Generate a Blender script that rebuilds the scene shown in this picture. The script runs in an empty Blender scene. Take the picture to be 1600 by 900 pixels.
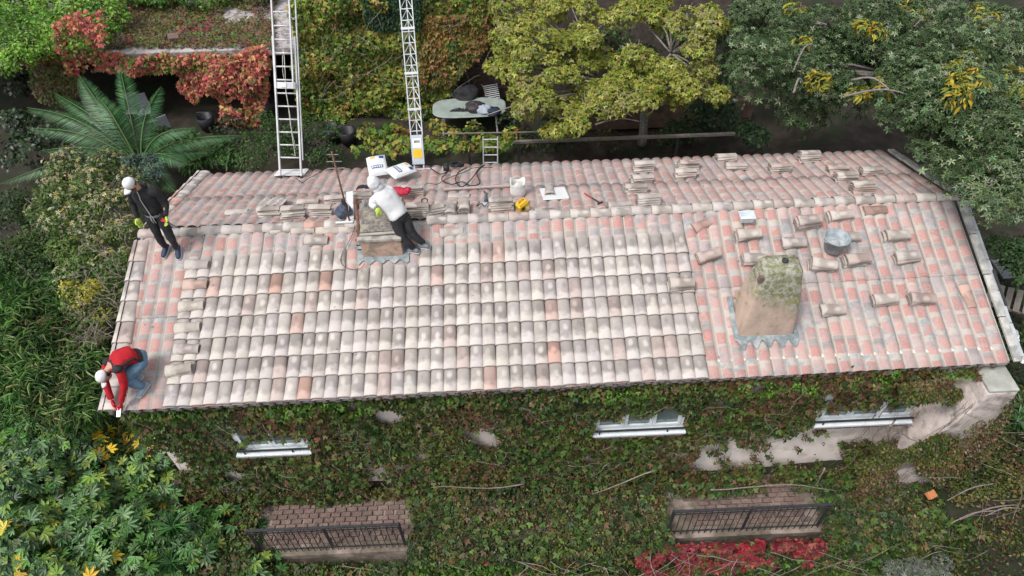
import bpy, math, random
import numpy as np
from mathutils import Matrix, Vector
random.seed(7); rng = np.random.default_rng(7)
sc = bpy.context.scene; COL = sc.collection
PI = math.pi; R = math.radians

# ---------------------------------------------------------------- camera
CAM = np.array([6.655, -9.818, 8.713]); FPX = 1115.1
def _cam_axes(pitch=0.8267, yaw=0.00836, roll=-0.03738):
    f = np.array([math.sin(yaw)*math.cos(pitch), math.cos(yaw)*math.cos(pitch), -math.sin(pitch)])
    r = np.cross(f, [0, 0, 1]); r /= np.linalg.norm(r); u = np.cross(r, f)
    return r*math.cos(roll)+u*math.sin(roll), -r*math.sin(roll)+u*math.cos(roll), f
CR, CU, CF = _cam_axes()
cd = bpy.data.cameras.new('camera'); cam = bpy.data.objects.new('camera', cd); COL.objects.link(cam)
cd.sensor_width = 36; cd.lens = FPX/1600*36; cd.clip_start = 0.1; cd.clip_end = 1000
cam.matrix_world = Matrix(((CR[0], CU[0], -CF[0], CAM[0]), (CR[1], CU[1], -CF[1], CAM[1]), (CR[2], CU[2], -CF[2], CAM[2]), (0, 0, 0, 1)))
sc.camera = cam
# ---------------------------------------------------------------- sky, sun, exposure
w = bpy.data.worlds.new('World'); sc.world = w; w.use_nodes = True
SUN_EL, SUN_AZ = R(60), R(-128)     # azimuth measured from +Y toward +X
sk = w.node_tree.nodes.new('ShaderNodeTexSky'); sk.sky_type = 'NISHITA'; sk.sun_disc = False
sk.sun_elevation = SUN_EL; sk.sun_rotation = SUN_AZ; sk.dust_density = 4; sk.air_density = 1.0; sk.ozone_density = 1
bgn = w.node_tree.nodes['Background']; bgn.inputs['Strength'].default_value = 0.135
hs = w.node_tree.nodes.new('ShaderNodeHueSaturation'); hs.inputs['Saturation'].default_value = 0.25
w.node_tree.links.new(sk.outputs[0], hs.inputs['Color']); w.node_tree.links.new(hs.outputs[0], bgn.inputs['Color'])
sd = bpy.data.lights.new('sun', 'SUN'); sd.energy = 1.35; sd.angle = R(10); sd.color = (1, .97, .93)
sun = bpy.data.objects.new('sun', sd); COL.objects.link(sun)
sdir = Vector((math.sin(SUN_AZ)*math.cos(SUN_EL), math.cos(SUN_AZ)*math.cos(SUN_EL), math.sin(SUN_EL)))
sun.rotation_euler = (-sdir).to_track_quat('-Z', 'Y').to_euler()
sc.view_settings.view_transform = 'Standard'; sc.view_settings.look = 'None'
sc.view_settings.exposure = 0.38; sc.view_settings.gamma = 1
sc.render.engine = 'CYCLES'; sc.cycles.max_bounces = 5; sc.cycles.diffuse_bounces = 3

# ---------------------------------------------------------------- geometry helpers
def ray(px, py): return CF + CR*(px-800)/FPX - CU*(py-450)/FPX
def atz(px, py, z): d = ray(px, py); return CAM + d*(z-CAM[2])/d[2]
def aty(px, py, y): d = ray(px, py); return CAM + d*(y-CAM[1])/d[1]
def proj(P):
    d = np.asarray(P, float)-CAM; z = d@CF
    return 800+FPX*(d@CR)/z, 450-FPX*(d@CU)/z
SL = 0.322; ANG = math.atan(SL); CA, SA = math.cos(ANG), math.sin(ANG); LEN = 14.93
def lerp(a, b, t): return a+(b-a)*t
def yr(x): return lerp(-.08, 0, x/LEN)
def yf(x): return lerp(-3.21, -3.05, x/LEN)
def yb(x): return lerp(2.86, 2.47, x/LEN)
def roofz(x, y): return -SL*abs(y-yr(x))
def on_roof(px, py, back=None, lift=0.0):
    """point of the roof surface (lifted) under a pixel"""
    d = ray(px, py); k = SL
    best = None
    for sgn in ((1,) if back is False else (-1,) if back else (1, -1)):
        # z = sgn*k*(y-yr)+lift
        x = 7.
        for _ in range(3):
            t = (sgn*k*(CAM[1]-yr(x))+lift-CAM[2])/(d[2]-sgn*k*d[1]); p = CAM+d*t; x = p[0]
        if back is not None or (sgn == 1 and p[1] <= yr(x)) or (sgn == -1 and p[1] > yr(x)): return p
        best = p
    return best
def _hash(i, j, k):
    h = (i*374761393 + j*668265263 + k*2147483647*0 + k*1274126177) & 0xffffffff
    h = ((h ^ (h >> 13))*1274126177) & 0xffffffff
    return ((h ^ (h >> 16)) & 0xffff)/65535.
def noise(P, s=1., seed=0):
    P = np.asarray(P, float)*s + 100 + seed*17.3; i = np.floor(P).astype(np.int64); f = P-i; f = f*f*(3-2*f)
    out = 0
    for a in (0, 1):
        for b in (0, 1):
            for c in (0, 1):
                wt = (f[..., 0] if a else 1-f[..., 0])*(f[..., 1] if b else 1-f[..., 1])*(f[..., 2] if c else 1-f[..., 2])
                out = out + wt*_hash(i[..., 0]+a, i[..., 1]+b, i[..., 2]+c)
    return out

class MB:
    def __init__(s): s.v = []; s.f = []; s.n = 0
    def add(s, vs, fs):
        s.v += [tuple(map(float, p)) for p in vs]; s.f += [tuple(i+s.n for i in f) for f in fs]; s.n += len(vs); return s
    def box(s, c, size, M=None, taper=1., topoff=(0, 0)):
        hx, hy, hz = size[0]/2, size[1]/2, size[2]/2; vs = []
        for z in (-1, 1):
            t = taper if z > 0 else 1
            for x, y in ((-1, -1), (1, -1), (1, 1), (-1, 1)):
                p = Vector((x*hx*t+(topoff[0] if z > 0 else 0), y*hy*t+(topoff[1] if z > 0 else 0), z*hz))
                if M is not None: p = M @ p
                vs.append((p[0]+c[0], p[1]+c[1], p[2]+c[2]))
        return s.add(vs, [(3, 2, 1, 0), (4, 5, 6, 7), (0, 1, 5, 4), (1, 2, 6, 5), (2, 3, 7, 6), (3, 0, 4, 7)])
    def bar(s, a, b, w, h=None, up=(0, 0, 1)):
        a = Vector(a); b = Vector(b); d = (b-a); L = d.length; d.normalize(); up = Vector(up)
        x = d.cross(up)
        if x.length < 1e-4: x = d.cross(Vector((1, 0, 0)))
        x.normalize(); z = x.cross(d); M = Matrix((x, d, z)).transposed()
        return s.box((a+b)/2, (w, L, h or w), M)
    def tube(s, pts, r, n=6, cap=True):
        pts = [Vector(p) for p in pts]; rs = r if hasattr(r, '__len__') else [r]*len(pts)
        rings = []; prev = None
        for i, p in enumerate(pts):
            d = (pts[min(i+1, len(pts)-1)]-pts[max(i-1, 0)]).normalized()
            if prev is None: x = d.orthogonal().normalized()
            else: x = (prev-d*prev.dot(d)).normalized()
            prev = x; y = d.cross(x)
            rings.append([p+(x*math.cos(2*PI*k/n)+y*math.sin(2*PI*k/n))*rs[i] for k in range(n)])
        vs = [q for g in rings for q in g]; fs = []
        for i in range(len(pts)-1):
            for k in range(n): fs.append((i*n+k, i*n+(k+1) % n, (i+1)*n+(k+1) % n, (i+1)*n+k))
        if cap: fs += [tuple(range(n-1, -1, -1)), tuple(range((len(pts)-1)*n, len(pts)*n))]
        return s.add(vs, fs)
    def loft(s, rings, n=12, cap=True):
        """rings: (centre, side vector, front vector) half-axes as vectors"""
        vs = []; fs = []
        for c, a, b in rings:
            c, a, b = Vector(c), Vector(a), Vector(b)
            vs += [c+a*math.cos(2*PI*k/n)+b*math.sin(2*PI*k/n) for k in range(n)]
        m = len(rings)
        for i in range(m-1):
            for k in range(n): fs.append((i*n+k, i*n+(k+1) % n, (i+1)*n+(k+1) % n, (i+1)*n+k))
        if cap: fs += [tuple(range(n-1, -1, -1)), tuple(range((m-1)*n, m*n))]
        return s.add(vs, fs)
    def lathe(s, prof, c=(0, 0, 0), n=20, M=None, cap=False):
        vs = []
        for r, z in prof:
            for k in range(n):
                p = Vector((r*math.cos(2*PI*k/n), r*math.sin(2*PI*k/n), z))
                if M is not None: p = M @ p
                vs.append((p[0]+c[0], p[1]+c[1], p[2]+c[2]))
        fs = [(i*n+k, i*n+(k+1) % n, (i+1)*n+(k+1) % n, (i+1)*n+k) for i in range(len(prof)-1) for k in range(n)]
        if cap: fs += [tuple(range(n-1, -1, -1)), tuple(range((len(prof)-1)*n, len(prof)*n))]
        return s.add(vs, fs)
    def ell(s, c, r, nu=12, nv=8, M=None, jit=0):
        vs = []; fs = []
        for j in range(nv+1):
            t = PI*j/nv
            for k in range(nu):
                a = 2*PI*k/nu; m = 1+random.uniform(-jit, jit)
                p = Vector((r[0]*math.sin(t)*math.cos(a)*m, r[1]*math.sin(t)*math.sin(a)*m, r[2]*math.cos(t)*m))
                if M is not None: p = M @ p
                vs.append((p[0]+c[0], p[1]+c[1], p[2]+c[2]))
        for j in range(nv):
            for k in range(nu): fs.append((j*nu+k, (j+1)*nu+k, (j+1)*nu+(k+1) % nu, j*nu+(k+1) % nu))
        return s.add(vs, fs)
    def grid(s, fn, nu, nv):
        vs = [fn(i/nu, j/nv) for j in range(nv+1) for i in range(nu+1)]
        return s.add(vs, [(j*(nu+1)+i, j*(nu+1)+i+1, (j+1)*(nu+1)+i+1, (j+1)*(nu+1)+i) for j in range(nv) for i in range(nu)])
    def prism(s, poly, z0, z1):
        n = len(poly); vs = [(x, y, z0) for x, y in poly]+[(x, y, z1) for x, y in poly]
        return s.add(vs, [tuple(range(n-1, -1, -1)), tuple(range(n, 2*n))]+[(i, (i+1) % n, n+(i+1) % n, n+i) for i in range(n)])
    def build(s, name, mat, parent=None, smooth=False, bevel=0, sub=0):
        me = bpy.data.meshes.new(name); me.from_pydata(s.v, [], s.f); me.update()
        if smooth: me.polygons.foreach_set('use_smooth', [True]*len(me.polygons))
        o = link(name, me, mat, parent)
        if bevel:
            b = o.modifiers.new('b', 'BEVEL'); b.width = bevel; b.segments = 2; b.limit_method = 'ANGLE'
        if sub:
            b = o.modifiers.new('s', 'SUBSURF'); b.levels = sub; b.render_levels = sub
        return o
def link(name, me, mat, parent=None, M=None):
    o = bpy.data.objects.new(name, me); COL.objects.link(o)
    if mat and me and not me.materials: me.materials.append(mat)
    if parent: o.parent = parent
    if M is not None: o.matrix_local = M
    return o
def tag(o, label=None, cat=None, group=None, kind=None):
    for k, v in (('label', label), ('category', cat), ('group', group), ('kind', kind)):
        if v: o[k] = v
    return o
def empty(name, loc, label=None, cat=None, group=None, rz=0):
    o = bpy.data.objects.new(name, None); COL.objects.link(o); o.location = loc; o.rotation_euler.z = rz; o.empty_display_size = .1
    return tag(o, label, cat, group)
def copy_tree(o, parent=None):
    c = o.copy(); COL.objects.link(c); c.parent = parent
    for ch in list(o.children): copy_tree(ch, c)
    return c
def part(mb, name, mat, parent, **k):
    """mesh written in world coordinates, parented to a thing that sits elsewhere"""
    o = mb.build(name, mat, None, **k); par = parent; off = Matrix.Identity(4)
    chain = []
    while par is not None: chain.append(par.matrix_basis); par = par.parent
    for m in chain: off = m @ off
    o.parent = parent; o.matrix_basis = off.inverted(); return o

# ---------------------------------------------------------------- materials
def nodes(name):
    m = bpy.data.materials.new(name); m.use_nodes = True; nt = m.node_tree; return m, nt, nt.nodes['Principled BSDF']
def N(nt, t, **k):
    n = nt.nodes.new(t)
    for a, b in k.items(): setattr(n, a, b)
    return n
def ntex(nt, scale, detail=3, vec=None, rough=.55, dist=0):
    n = N(nt, 'ShaderNodeTexNoise'); n.inputs['Scale'].default_value = scale; n.inputs['Detail'].default_value = detail
    n.inputs['Roughness'].default_value = rough; n.inputs['Distortion'].default_value = dist
    if vec is not None: nt.links.new(vec, n.inputs['Vector'])
    return n.outputs['Fac']
def ramp(nt, fac, stops, interp='LINEAR'):
    r = N(nt, 'ShaderNodeValToRGB'); r.color_ramp.interpolation = interp
    while len(r.color_ramp.elements) < len(stops): r.color_ramp.elements.new(.5)
    for e, (p, c) in zip(r.color_ramp.elements, stops):
        e.position = p; e.color = (c, c, c, 1) if not hasattr(c, '__len__') else (*c, 1)
    nt.links.new(fac, r.inputs[0]); return r.outputs[0]
def mix(nt, fac, a, b, mode='MIX'):
    n = N(nt, 'ShaderNodeMix', data_type='RGBA', blend_type=mode)
    for v, i in ((fac, 0), (a, 6), (b, 7)):
        if isinstance(v, (int, float)): n.inputs[i].default_value = v
        elif isinstance(v, tuple): n.inputs[i].default_value = (*v, 1)
        else: nt.links.new(v, n.inputs[i])
    return n.outputs[2]
def bump(nt, b, fac, strength=.3, dist=.01):
    n = N(nt, 'ShaderNodeBump'); n.inputs['Strength'].default_value = strength; n.inputs['Distance'].default_value = dist
    nt.links.new(fac, n.inputs['Height']); nt.links.new(n.outputs[0], b.inputs['Normal'])
def pos(nt): return N(nt, 'ShaderNodeNewGeometry').outputs['Position']
def math_(nt, op, a, b=0., c=None):
    n = N(nt, 'ShaderNodeMath', operation=op)
    for i, v in enumerate((a, b, c)):
        if v is None: continue
        if isinstance(v, (int, float)): n.inputs[i].default_value = v
        else: nt.links.new(v, n.inputs[i])
    return n.outputs[0]
def M_(name, c1, c2=None, scale=6, rough=.7, bscale=None, bstr=.3, metal=0, c3=None, s3=1.5, lo=.35, hi=.65, spec=.4):
    m, nt, b = nodes(name); b.inputs['Roughness'].default_value = rough; b.inputs['Metallic'].default_value = metal
    b.inputs['Specular IOR Level'].default_value = spec
    p = pos(nt); c2 = c2 or tuple(x*.75 for x in c1)
    col = ramp(nt, ntex(nt, scale, 5, p), [(lo, c1), (hi, c2)])
    if c3: col = mix(nt, ramp(nt, ntex(nt, s3, 4, p), [(.5, 0.), (.62, 1.)]), col, c3)
    nt.links.new(col, b.inputs['Base Color'])
    if bscale: bump(nt, b, ntex(nt, bscale, 4, p), bstr, .02)
    return m

# leaf material: colour rides on the leaf, some light comes through
def leafmat(name, rough=.5, trans=.25, spec=.35):
    m, nt, b = nodes(name); b.inputs['Roughness'].default_value = rough; b.inputs['Specular IOR Level'].default_value = spec
    a = N(nt, 'ShaderNodeAttribute', attribute_name='Col'); c = a.outputs['Color']
    p = pos(nt); c = mix(nt, .35, c, mix(nt, 1., c, ramp(nt, ntex(nt, 30, 3, p), [(.3, .5), (.7, 1.5)]), 'MULTIPLY'))
    nt.links.new(c, b.inputs['Base Color'])
    t = N(nt, 'ShaderNodeBsdfTranslucent'); nt.links.new(c, t.inputs['Color'])
    mx = N(nt, 'ShaderNodeMixShader'); mx.inputs[0].default_value = trans
    nt.links.new(b.outputs[0], mx.inputs[1]); nt.links.new(t.outputs[0], mx.inputs[2])
    nt.links.new(mx.outputs[0], nt.nodes['Material Output'].inputs['Surface']); return m
LEAF = leafmat('leaf'); LEAFS = leafmat('glossy leaf', .4, .15, .5)

def tile_new():
    m, nt, b = nodes('dappled cream tile'); b.inputs['Roughness'].default_value = .75; b.inputs['Specular IOR Level'].default_value = .25
    oi = N(nt, 'ShaderNodeObjectInfo'); tc = N(nt, 'ShaderNodeTexCoord')
    off = N(nt, 'ShaderNodeCombineXYZ'); nt.links.new(math_(nt, 'MULTIPLY', oi.outputs['Random'], 37.), off.inputs[0]); nt.links.new(math_(nt, 'MULTIPLY', oi.outputs['Random'], 61.), off.inputs[2])
    va = N(nt, 'ShaderNodeVectorMath', operation='ADD'); nt.links.new(tc.outputs['Object'], va.inputs[0]); nt.links.new(off.outputs[0], va.inputs[1]); v = va.outputs[0]
    sep = N(nt, 'ShaderNodeSeparateXYZ'); nt.links.new(tc.outputs['Object'], sep.inputs[0])
    fr = lambda m: math_(nt, 'FRACT', math_(nt, 'MULTIPLY', oi.outputs['Random'], m))
    nz = math_(nt, 'SUBTRACT', ntex(nt, 7, 2, v, .5), .5)
    # pale foot, smoky upper half, and in it a fired spot: place and strength differ tile by tile
    yy = math_(nt, 'ADD', sep.outputs[1], math_(nt, 'ADD', math_(nt, 'MULTIPLY', nz, .26), math_(nt, 'MULTIPLY_ADD', fr(3.7), .10, -.05)))
    smoke = ramp(nt, yy, [(.07, 0.), (.21, 1.), (.36, .9), (.44, .55)], 'EASE')
    cx = math_(nt, 'MULTIPLY', math_(nt, 'SUBTRACT', fr(11.3), .5), .06); cy = math_(nt, 'MULTIPLY_ADD', fr(19.7), .10, .22)
    dx = math_(nt, 'MULTIPLY', math_(nt, 'SUBTRACT', sep.outputs[0], cx), 1.25); dy = math_(nt, 'MULTIPLY', math_(nt, 'SUBTRACT', sep.outputs[1], cy), .8)
    dist = math_(nt, 'ADD', math_(nt, 'SQRT', math_(nt, 'ADD', math_(nt, 'MULTIPLY', dx, dx), math_(nt, 'MULTIPLY', dy, dy))), math_(nt, 'MULTIPLY', nz, .06))
    spot = math_(nt, 'MULTIPLY', ramp(nt, dist, [(.0, 1.), (.03, .8), (.07, .0)], 'EASE'), ramp(nt, fr(7.3), [(.2, 0.), (.6, 1.)]))
    core = math_(nt, 'MULTIPLY', ramp(nt, dist, [(.0, 1.), (.08, 0.)], 'EASE'), ramp(nt, fr(5.1), [(.72, 0.), (.8, .5)]))
    edge = ramp(nt, math_(nt, 'ABSOLUTE', sep.outputs[0]), [(.05, 0.), (.10, .35)])
    k = math_(nt, 'MULTIPLY', math_(nt, 'MULTIPLY_ADD', fr(29.1), .45, .50), math_(nt, 'SUBTRACT', 1.0, math_(nt, 'MULTIPLY', spot, .95)))
    fac = math_(nt, 'MULTIPLY', smoke, k); fac = math_(nt, 'ADD', fac, core); fac = math_(nt, 'ADD', fac, math_(nt, 'MULTIPLY', edge, .08))
    fac = math_(nt, 'ADD', fac, math_(nt, 'MULTIPLY', nz, .5))
    fac = ramp(nt, fac, [(.0, 0.), (1., 1.)])
    pale = mix(nt, 1., (.615, .57, .54), oi.outputs['Color'], 'MULTIPLY')
    dark = mix(nt, 1., (.275, .25, .236), oi.outputs['Color'], 'MULTIPLY')
    col = mix(nt, fac, pale, dark)
    col = mix(nt, ramp(nt, math_(nt, 'ADD', sep.outputs[1], math_(nt, 'MULTIPLY', nz, .02)), [(.004, .75), (.016, .0)]), col, (.14, .12, .11))  # lower rim darkened in colour to draw the shade line where courses overlap
    p = pos(nt)
    col = mix(nt, ramp(nt, ntex(nt, 90, 3, p), [(.35, .12), (.6, 0.)]), col, (.3, .27, .25))
    col = mix(nt, ramp(nt, ntex(nt, 2.1, 5, p, .7), [(.58, 0.), (.75, .35)]), col, (.62, .62, .62))
    nt.links.new(col, b.inputs['Base Color']); bump(nt, b, ntex(nt, 160, 3, p), .15, .004); return m
def tile_old():
    """corrugated sheet: pink blocks on every crest, cream round them, smears of grey mortar over it"""
    m, nt, b = nodes('pink and cream roof sheet'); b.inputs['Roughness'].default_value = .85; b.inputs['Specular IOR Level'].default_value = .2
    uv = N(nt, 'ShaderNodeUVMap'); p = pos(nt); sep = N(nt, 'ShaderNodeSeparateXYZ'); nt.links.new(uv.outputs[0], sep.inputs[0])
    ph = sep.outputs[0]; col_i = math_(nt, 'FLOOR', ph); f = math_(nt, 'MULTIPLY', math_(nt, 'ABSOLUTE', math_(nt, 'SUBTRACT', math_(nt, 'FRACT', ph), .5)), 2.)
    w1 = N(nt, 'ShaderNodeTexWhiteNoise', noise_dimensions='1D'); nt.links.new(col_i, w1.inputs['W'])
    nz = math_(nt, 'SUBTRACT', ntex(nt, 11, 5, p, .65), .5)
    v = math_(nt, 'ADD', math_(nt, 'DIVIDE', sep.outputs[1], .33), math_(nt, 'ADD', math_(nt, 'MULTIPLY', w1.outputs['Value'], .45), math_(nt, 'MULTIPLY', nz, .16)))
    cell = math_(nt, 'FLOOR', v); g = math_(nt, 'FRACT', v)
    cv = N(nt, 'ShaderNodeCombineXYZ'); nt.links.new(col_i, cv.inputs[0]); nt.links.new(cell, cv.inputs[1])
    w2 = N(nt, 'ShaderNodeTexWhiteNoise', noise_dimensions='2D'); nt.links.new(cv.outputs[0], w2.inputs['Vector']); r = w2.outputs['Value']
    fe = math_(nt, 'ADD', f, math_(nt, 'MULTIPLY', nz, .22))
    mu = ramp(nt, fe, [(.70, 1.), (.80, 0.)])
    lim = math_(nt, 'MULTIPLY_ADD', r, .34, .64)
    mv = math_(nt, 'MULTIPLY', ramp(nt, math_(nt, 'SUBTRACT', lim, g), [(.0, 0.), (.05, 1.)]), ramp(nt, g, [(.0, 0.), (.05, 1.)]))
    mask = math_(nt, 'MULTIPLY', mu, mv)
    pk = ramp(nt, r, [(.0, (.45, .20, .17)), (.3, (.48, .255, .225)), (.5, (.40, .17, .145)), (.68, (.49, .31, .28)), (.82, (.42, .30, .29)), (.93, (.33, .31, .32))], 'CONSTANT')
    pk = mix(nt, ramp(nt, ntex(nt, 45, 4, p, .7), [(.35, .1), (.75, .6)]), pk, (.62, .47, .44))
    cream = mix(nt, ramp(nt, ntex(nt, 3, 4, p), [(.4, 0.), (.65, 1.)]), (.51, .455, .395), (.44, .42, .40))
    col = mix(nt, mask, cream, pk)
    col = mix(nt, ramp(nt, ntex(nt, 4.5, 5, p, .65), [(.52, 0.), (.66, .5)]), col, (.54, .52, .51))
    blu = math_(nt, 'MULTIPLY', ramp(nt, ntex(nt, 2.2, 3, p, .6), [(.46, 0.), (.58, 1.)]), ramp(nt, ntex(nt, 9, 5, p, .75), [(.47, 0.), (.6, .9)]))
    col = mix(nt, blu, col, (.27, .31, .33))
    gr = math_(nt, 'MULTIPLY', ramp(nt, math_(nt, 'SUBTRACT', g, .5), [(.0, 0.), (.25, 1.)]), math_(nt, 'GREATER_THAN', math_(nt, 'FRACT', math_(nt, 'MULTIPLY', r, 7.)), .75))
    col = mix(nt, math_(nt, 'MULTIPLY', math_(nt, 'MULTIPLY', gr, mu), .5), col, (.22, .2, .2))
    sy = N(nt, 'ShaderNodeSeparateXYZ'); nt.links.new(p, sy.inputs[0])       # far slope: noisy patches of greyish brown over the sheet colours
    far = math_(nt, 'MULTIPLY', math_(nt, 'GREATER_THAN', sy.outputs[1], .02), ramp(nt, ntex(nt, 6, 5, p, .7), [(.42, 0.), (.68, .6)]))
    col = mix(nt, far, col, (.34, .27, .26))
    col = mix(nt, ramp(nt, fe, [(.82, 0.), (.97, .55)]), col, (.30, .28, .26))  # trough bottoms painted darker, a shadow line set in the colour
    nt.links.new(col, b.inputs['Base Color']); bump(nt, b, ntex(nt, 70, 4, p), .3, .01); return m
T_NEW, T_OLD = tile_new(), tile_old()
MORTAR = M_('roof mortar bed', (.58, .54, .50), (.45, .43, .41), 5, .9, 40, .5, c3=(.42, .44, .45), s3=2.2)
PLASTER = M_('pale pink plaster', (.90, .81, .76), (.82, .72, .67), 3, .9, 30, .4, c3=(.66, .57, .52), s3=2.5)
PLASTER2 = M_('weathered grey plaster', (.50, .46, .42), (.34, .31, .29), 5, .9, 40, .6, c3=(.22, .21, .19), s3=4)
ALU = M_('aluminium', (.72, .73, .74), (.6, .61, .62), 3, .38, metal=.35)
WHITE = M_('white paint', (.78, .79, .80), (.70, .71, .72), 6, .5)
LEAD = M_('blue grey lead flashing', (.17, .21, .23), (.30, .34, .35), 9, .75, 25, .5, c3=(.40, .42, .41), s3=4)
CONC = M_('speckled lichen concrete', (.30, .27, .24), (.13, .12, .11), 22, .9, 60, .7, c3=(.36, .33, .26), s3=5)
IRON = M_('black iron', (.03, .03, .035), (.05, .05, .055), 10, .5)
RUST = M_('rusty iron', (.14, .07, .05), (.22, .12, .09), 20, .85)
SOIL = M_('dark soil', (.022, .018, .014), (.05, .04, .03), 3, .95, 12, .8, c3=(.02, .03, .012), s3=1.2)
BARK = M_('grey bark', (.26, .24, .21), (.13, .12, .10), 12, .9, 40, .6)
TWIG = M_('dry twig', (.32, .27, .23), (.18, .15, .13), 12, .9)
BRICKC = [M_('clay brick %s' % n, c, tuple(x*.7 for x in c), 18, .9, 60, .4) for n, c in (('red', (.23, .155, .135)), ('buff', (.27, .195, .165)), ('brown', (.20, .145, .125)))]
def solid(name, c, rough=.6, v=.8, s=14): return M_(name, c, tuple(x*v for x in c), s, rough)
GLASS = M_('window glass', (.10, .14, .14), (.16, .20, .20), 2, .08, spec=.8)

# ---------------------------------------------------------------- the setting: ground
def gz(x, y):
    z = -4.5
    if y < -2.86 and -.8 < x < 15: z = -5.3
    if y < -4.0: z = lerp(z, -7.2, min(1, (-4.0-y)/.12))
    if x > 15: z = lerp(z, -3.9 if y > -5 else -4.6, min(1, (x-15)/1.))
    if x < -2 and y < -4.2: z = lerp(z, -5.5, min(1, (-2-x)/3))
    return z+.12*math.sin(x*1.3)*math.cos(y*1.1)
b = MB(); xs = sorted(set([-.82, -.78, 14.98, 15.02, -300, -80, -30]+list(np.arange(-20, 34, .75))+[50, 100, 320])); ys = sorted(set([-300, -80, -20]+list(np.arange(-12, 30, .75))+[-4.0, -4.13, -2.84, -2.88]+[50, 100, 320]))
b.add([(x, y, gz(x, y)-.06) for y in ys for x in xs], [(j*len(xs)+i, j*len(xs)+i+1, (j+1)*len(xs)+i+1, (j+1)*len(xs)+i) for j in range(len(ys)-1) for i in range(len(xs)-1)])
tag(b.build('ground', SOIL, smooth=True), kind='structure')

# ---------------------------------------------------------------- the roofed house
house = empty('house', (0, 0, -4.5), 'tile roofed house with ivy covered front wall, seen from above', 'house')
WY = -2.82
b = MB()      # walls
b.box((LEN/2, (WY+2.3)/2, -2.85), (LEN-.3, 2.3-WY, 3.9)).add([(.16, WY, -.93), (.16, 2.3, -.87), (.16, yr(0), -.13), (LEN-.16, WY, -.93), (LEN-.16, 2.3, -.87), (LEN-.16, 0, -.13)], [(0, 1, 2), (5, 4, 3), (0, 2, 5, 3), (2, 1, 4, 5)])
wall = part(b, 'wall', PLASTER, house)
b = MB()      # deck under the tiles
for (f0, f1, s0) in ((yf, yr, 1), (yr, yb, -1)):
    pass
def deck(x, y, dz): return (x, y, roofz(x, y)-dz)
vs = []
for x in (0.02, LEN-.02):
    for y, dz in ((yf(x)+.06, .05), (yr(x), .04), (yb(x)-.06, .05), (yb(x)-.06, .16), (yr(x), .18), (yf(x)+.06, .16)): vs.append(deck(x, y, dz))
b.add(vs, [(0, 6, 7, 1), (1, 7, 8, 2), (2, 8, 9, 3), (3, 9, 10, 4), (4, 10, 11, 5), (5, 11, 6, 0), (0, 1, 4, 5), (1, 2, 3, 4), (11, 10, 7, 6), (10, 9, 8, 7)])
roof = part(b, 'roof', MORTAR, house); tag(roof, 'gable roof half covered in new cream tiles, half old pink tiles')

def canal_mesh(name, w0, w1, h0, h1, L, seg=8, th=.012, uvs=False, warp=.003):
    """half round tile: lower end at y=0 (w0,h0), upper end y=L (w1,h1)"""
    vs = []; fs = []; ny = 3; uv = []
    for layer in (0, 1):
        for j in range(ny+1):
            t = j/ny; ww = lerp(w0, w1, t)/2-layer*th; hh = lerp(h0, h1, t)-layer*th
            for k in range(seg+1):
                a = PI*k/seg; x = -ww*math.cos(a); z = hh*math.sin(a)**.85
                vs.append((x, t*L+random.uniform(-warp, warp)*(j == 0), z)); uv.append((x, t*L))
    n1 = seg+1; off = (ny+1)*n1
    for j in range(ny):
        for k in range(seg):
            a = j*n1+k; fs.append((a, a+1, a+1+n1, a+n1)); fs.append((off+a+n1, off+a+1+n1, off+a+1, off+a))
    def rim(f):      # own vertices, so that the edge shades sharp
        i0 = len(vs)
        for q in f: vs.append(vs[q]); uv.append(uv[q])
        fs.append((i0, i0+1, i0+2, i0+3))
    for k in range(seg):
        rim((off+k, off+k+1, k+1, k)); e = ny*n1; rim((e+k, e+k+1, off+e+k+1, off+e+k))
    for j in range(ny):
        rim((j*n1, (j+1)*n1, off+(j+1)*n1, off+j*n1)); q = seg; rim((off+j*n1+q, off+(j+1)*n1+q, (j+1)*n1+q, j*n1+q))
    return vs, fs, uv
def mesh_from(name, vs, fs, uv=None, cols=None, mat=None, smooth=True, autos=True):
    me = bpy.data.meshes.new(name); me.from_pydata(vs, [], fs)
    if smooth: me.polygons.foreach_set('use_smooth', [True]*len(me.polygons))
    li = np.empty(len(me.loops), np.int32); me.loops.foreach_get('vertex_index', li)
    if uv is not None:
        l = me.uv_layers.new(name='UVMap'); l.data.foreach_set('uv', np.asarray(uv, np.float32)[li].ravel())
    if cols is not None:
        a = me.color_attributes.new('Col', 'FLOAT_COLOR', 'POINT'); a.data.foreach_set('color', np.asarray(cols, np.float32).ravel())
    if mat: me.materials.append(mat)
    me.update(); return me
new_meshes = []
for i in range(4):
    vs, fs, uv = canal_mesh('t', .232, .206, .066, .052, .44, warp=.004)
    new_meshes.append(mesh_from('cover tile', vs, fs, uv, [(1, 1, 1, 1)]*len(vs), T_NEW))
def frame(x, y, lift, back=False, twist=0., pitch=0.):
    """slope frame at a roof point"""
    s = -1 if back else 1
    Z = Vector((0, -SA*s, CA)); Y = Vector((0, CA*s, SA)); X = Y.cross(Z)
    p = Vector((x, y, roofz(x, y)))+Z*lift
    M = Matrix.Translation(p) @ Matrix((X, Y, Z)).transposed().to_4x4()
    return M @ Matrix.Rotation(twist, 4, 'Z') @ Matrix.Rotation(pitch, 4, 'X')
TO_HOUSE = Matrix.Translation((0, 0, 4.5))
def pinkish():
    k = random.random(); c = (.55, .235, .20) if k < .6 else (.50, .28, .26) if k < .85 else (.44, .33, .32)
    m = random.uniform(.82, 1.12); return (c[0]*m, c[1]*m*random.uniform(.92, 1.1), c[2]*m*random.uniform(.9, 1.1))
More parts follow.
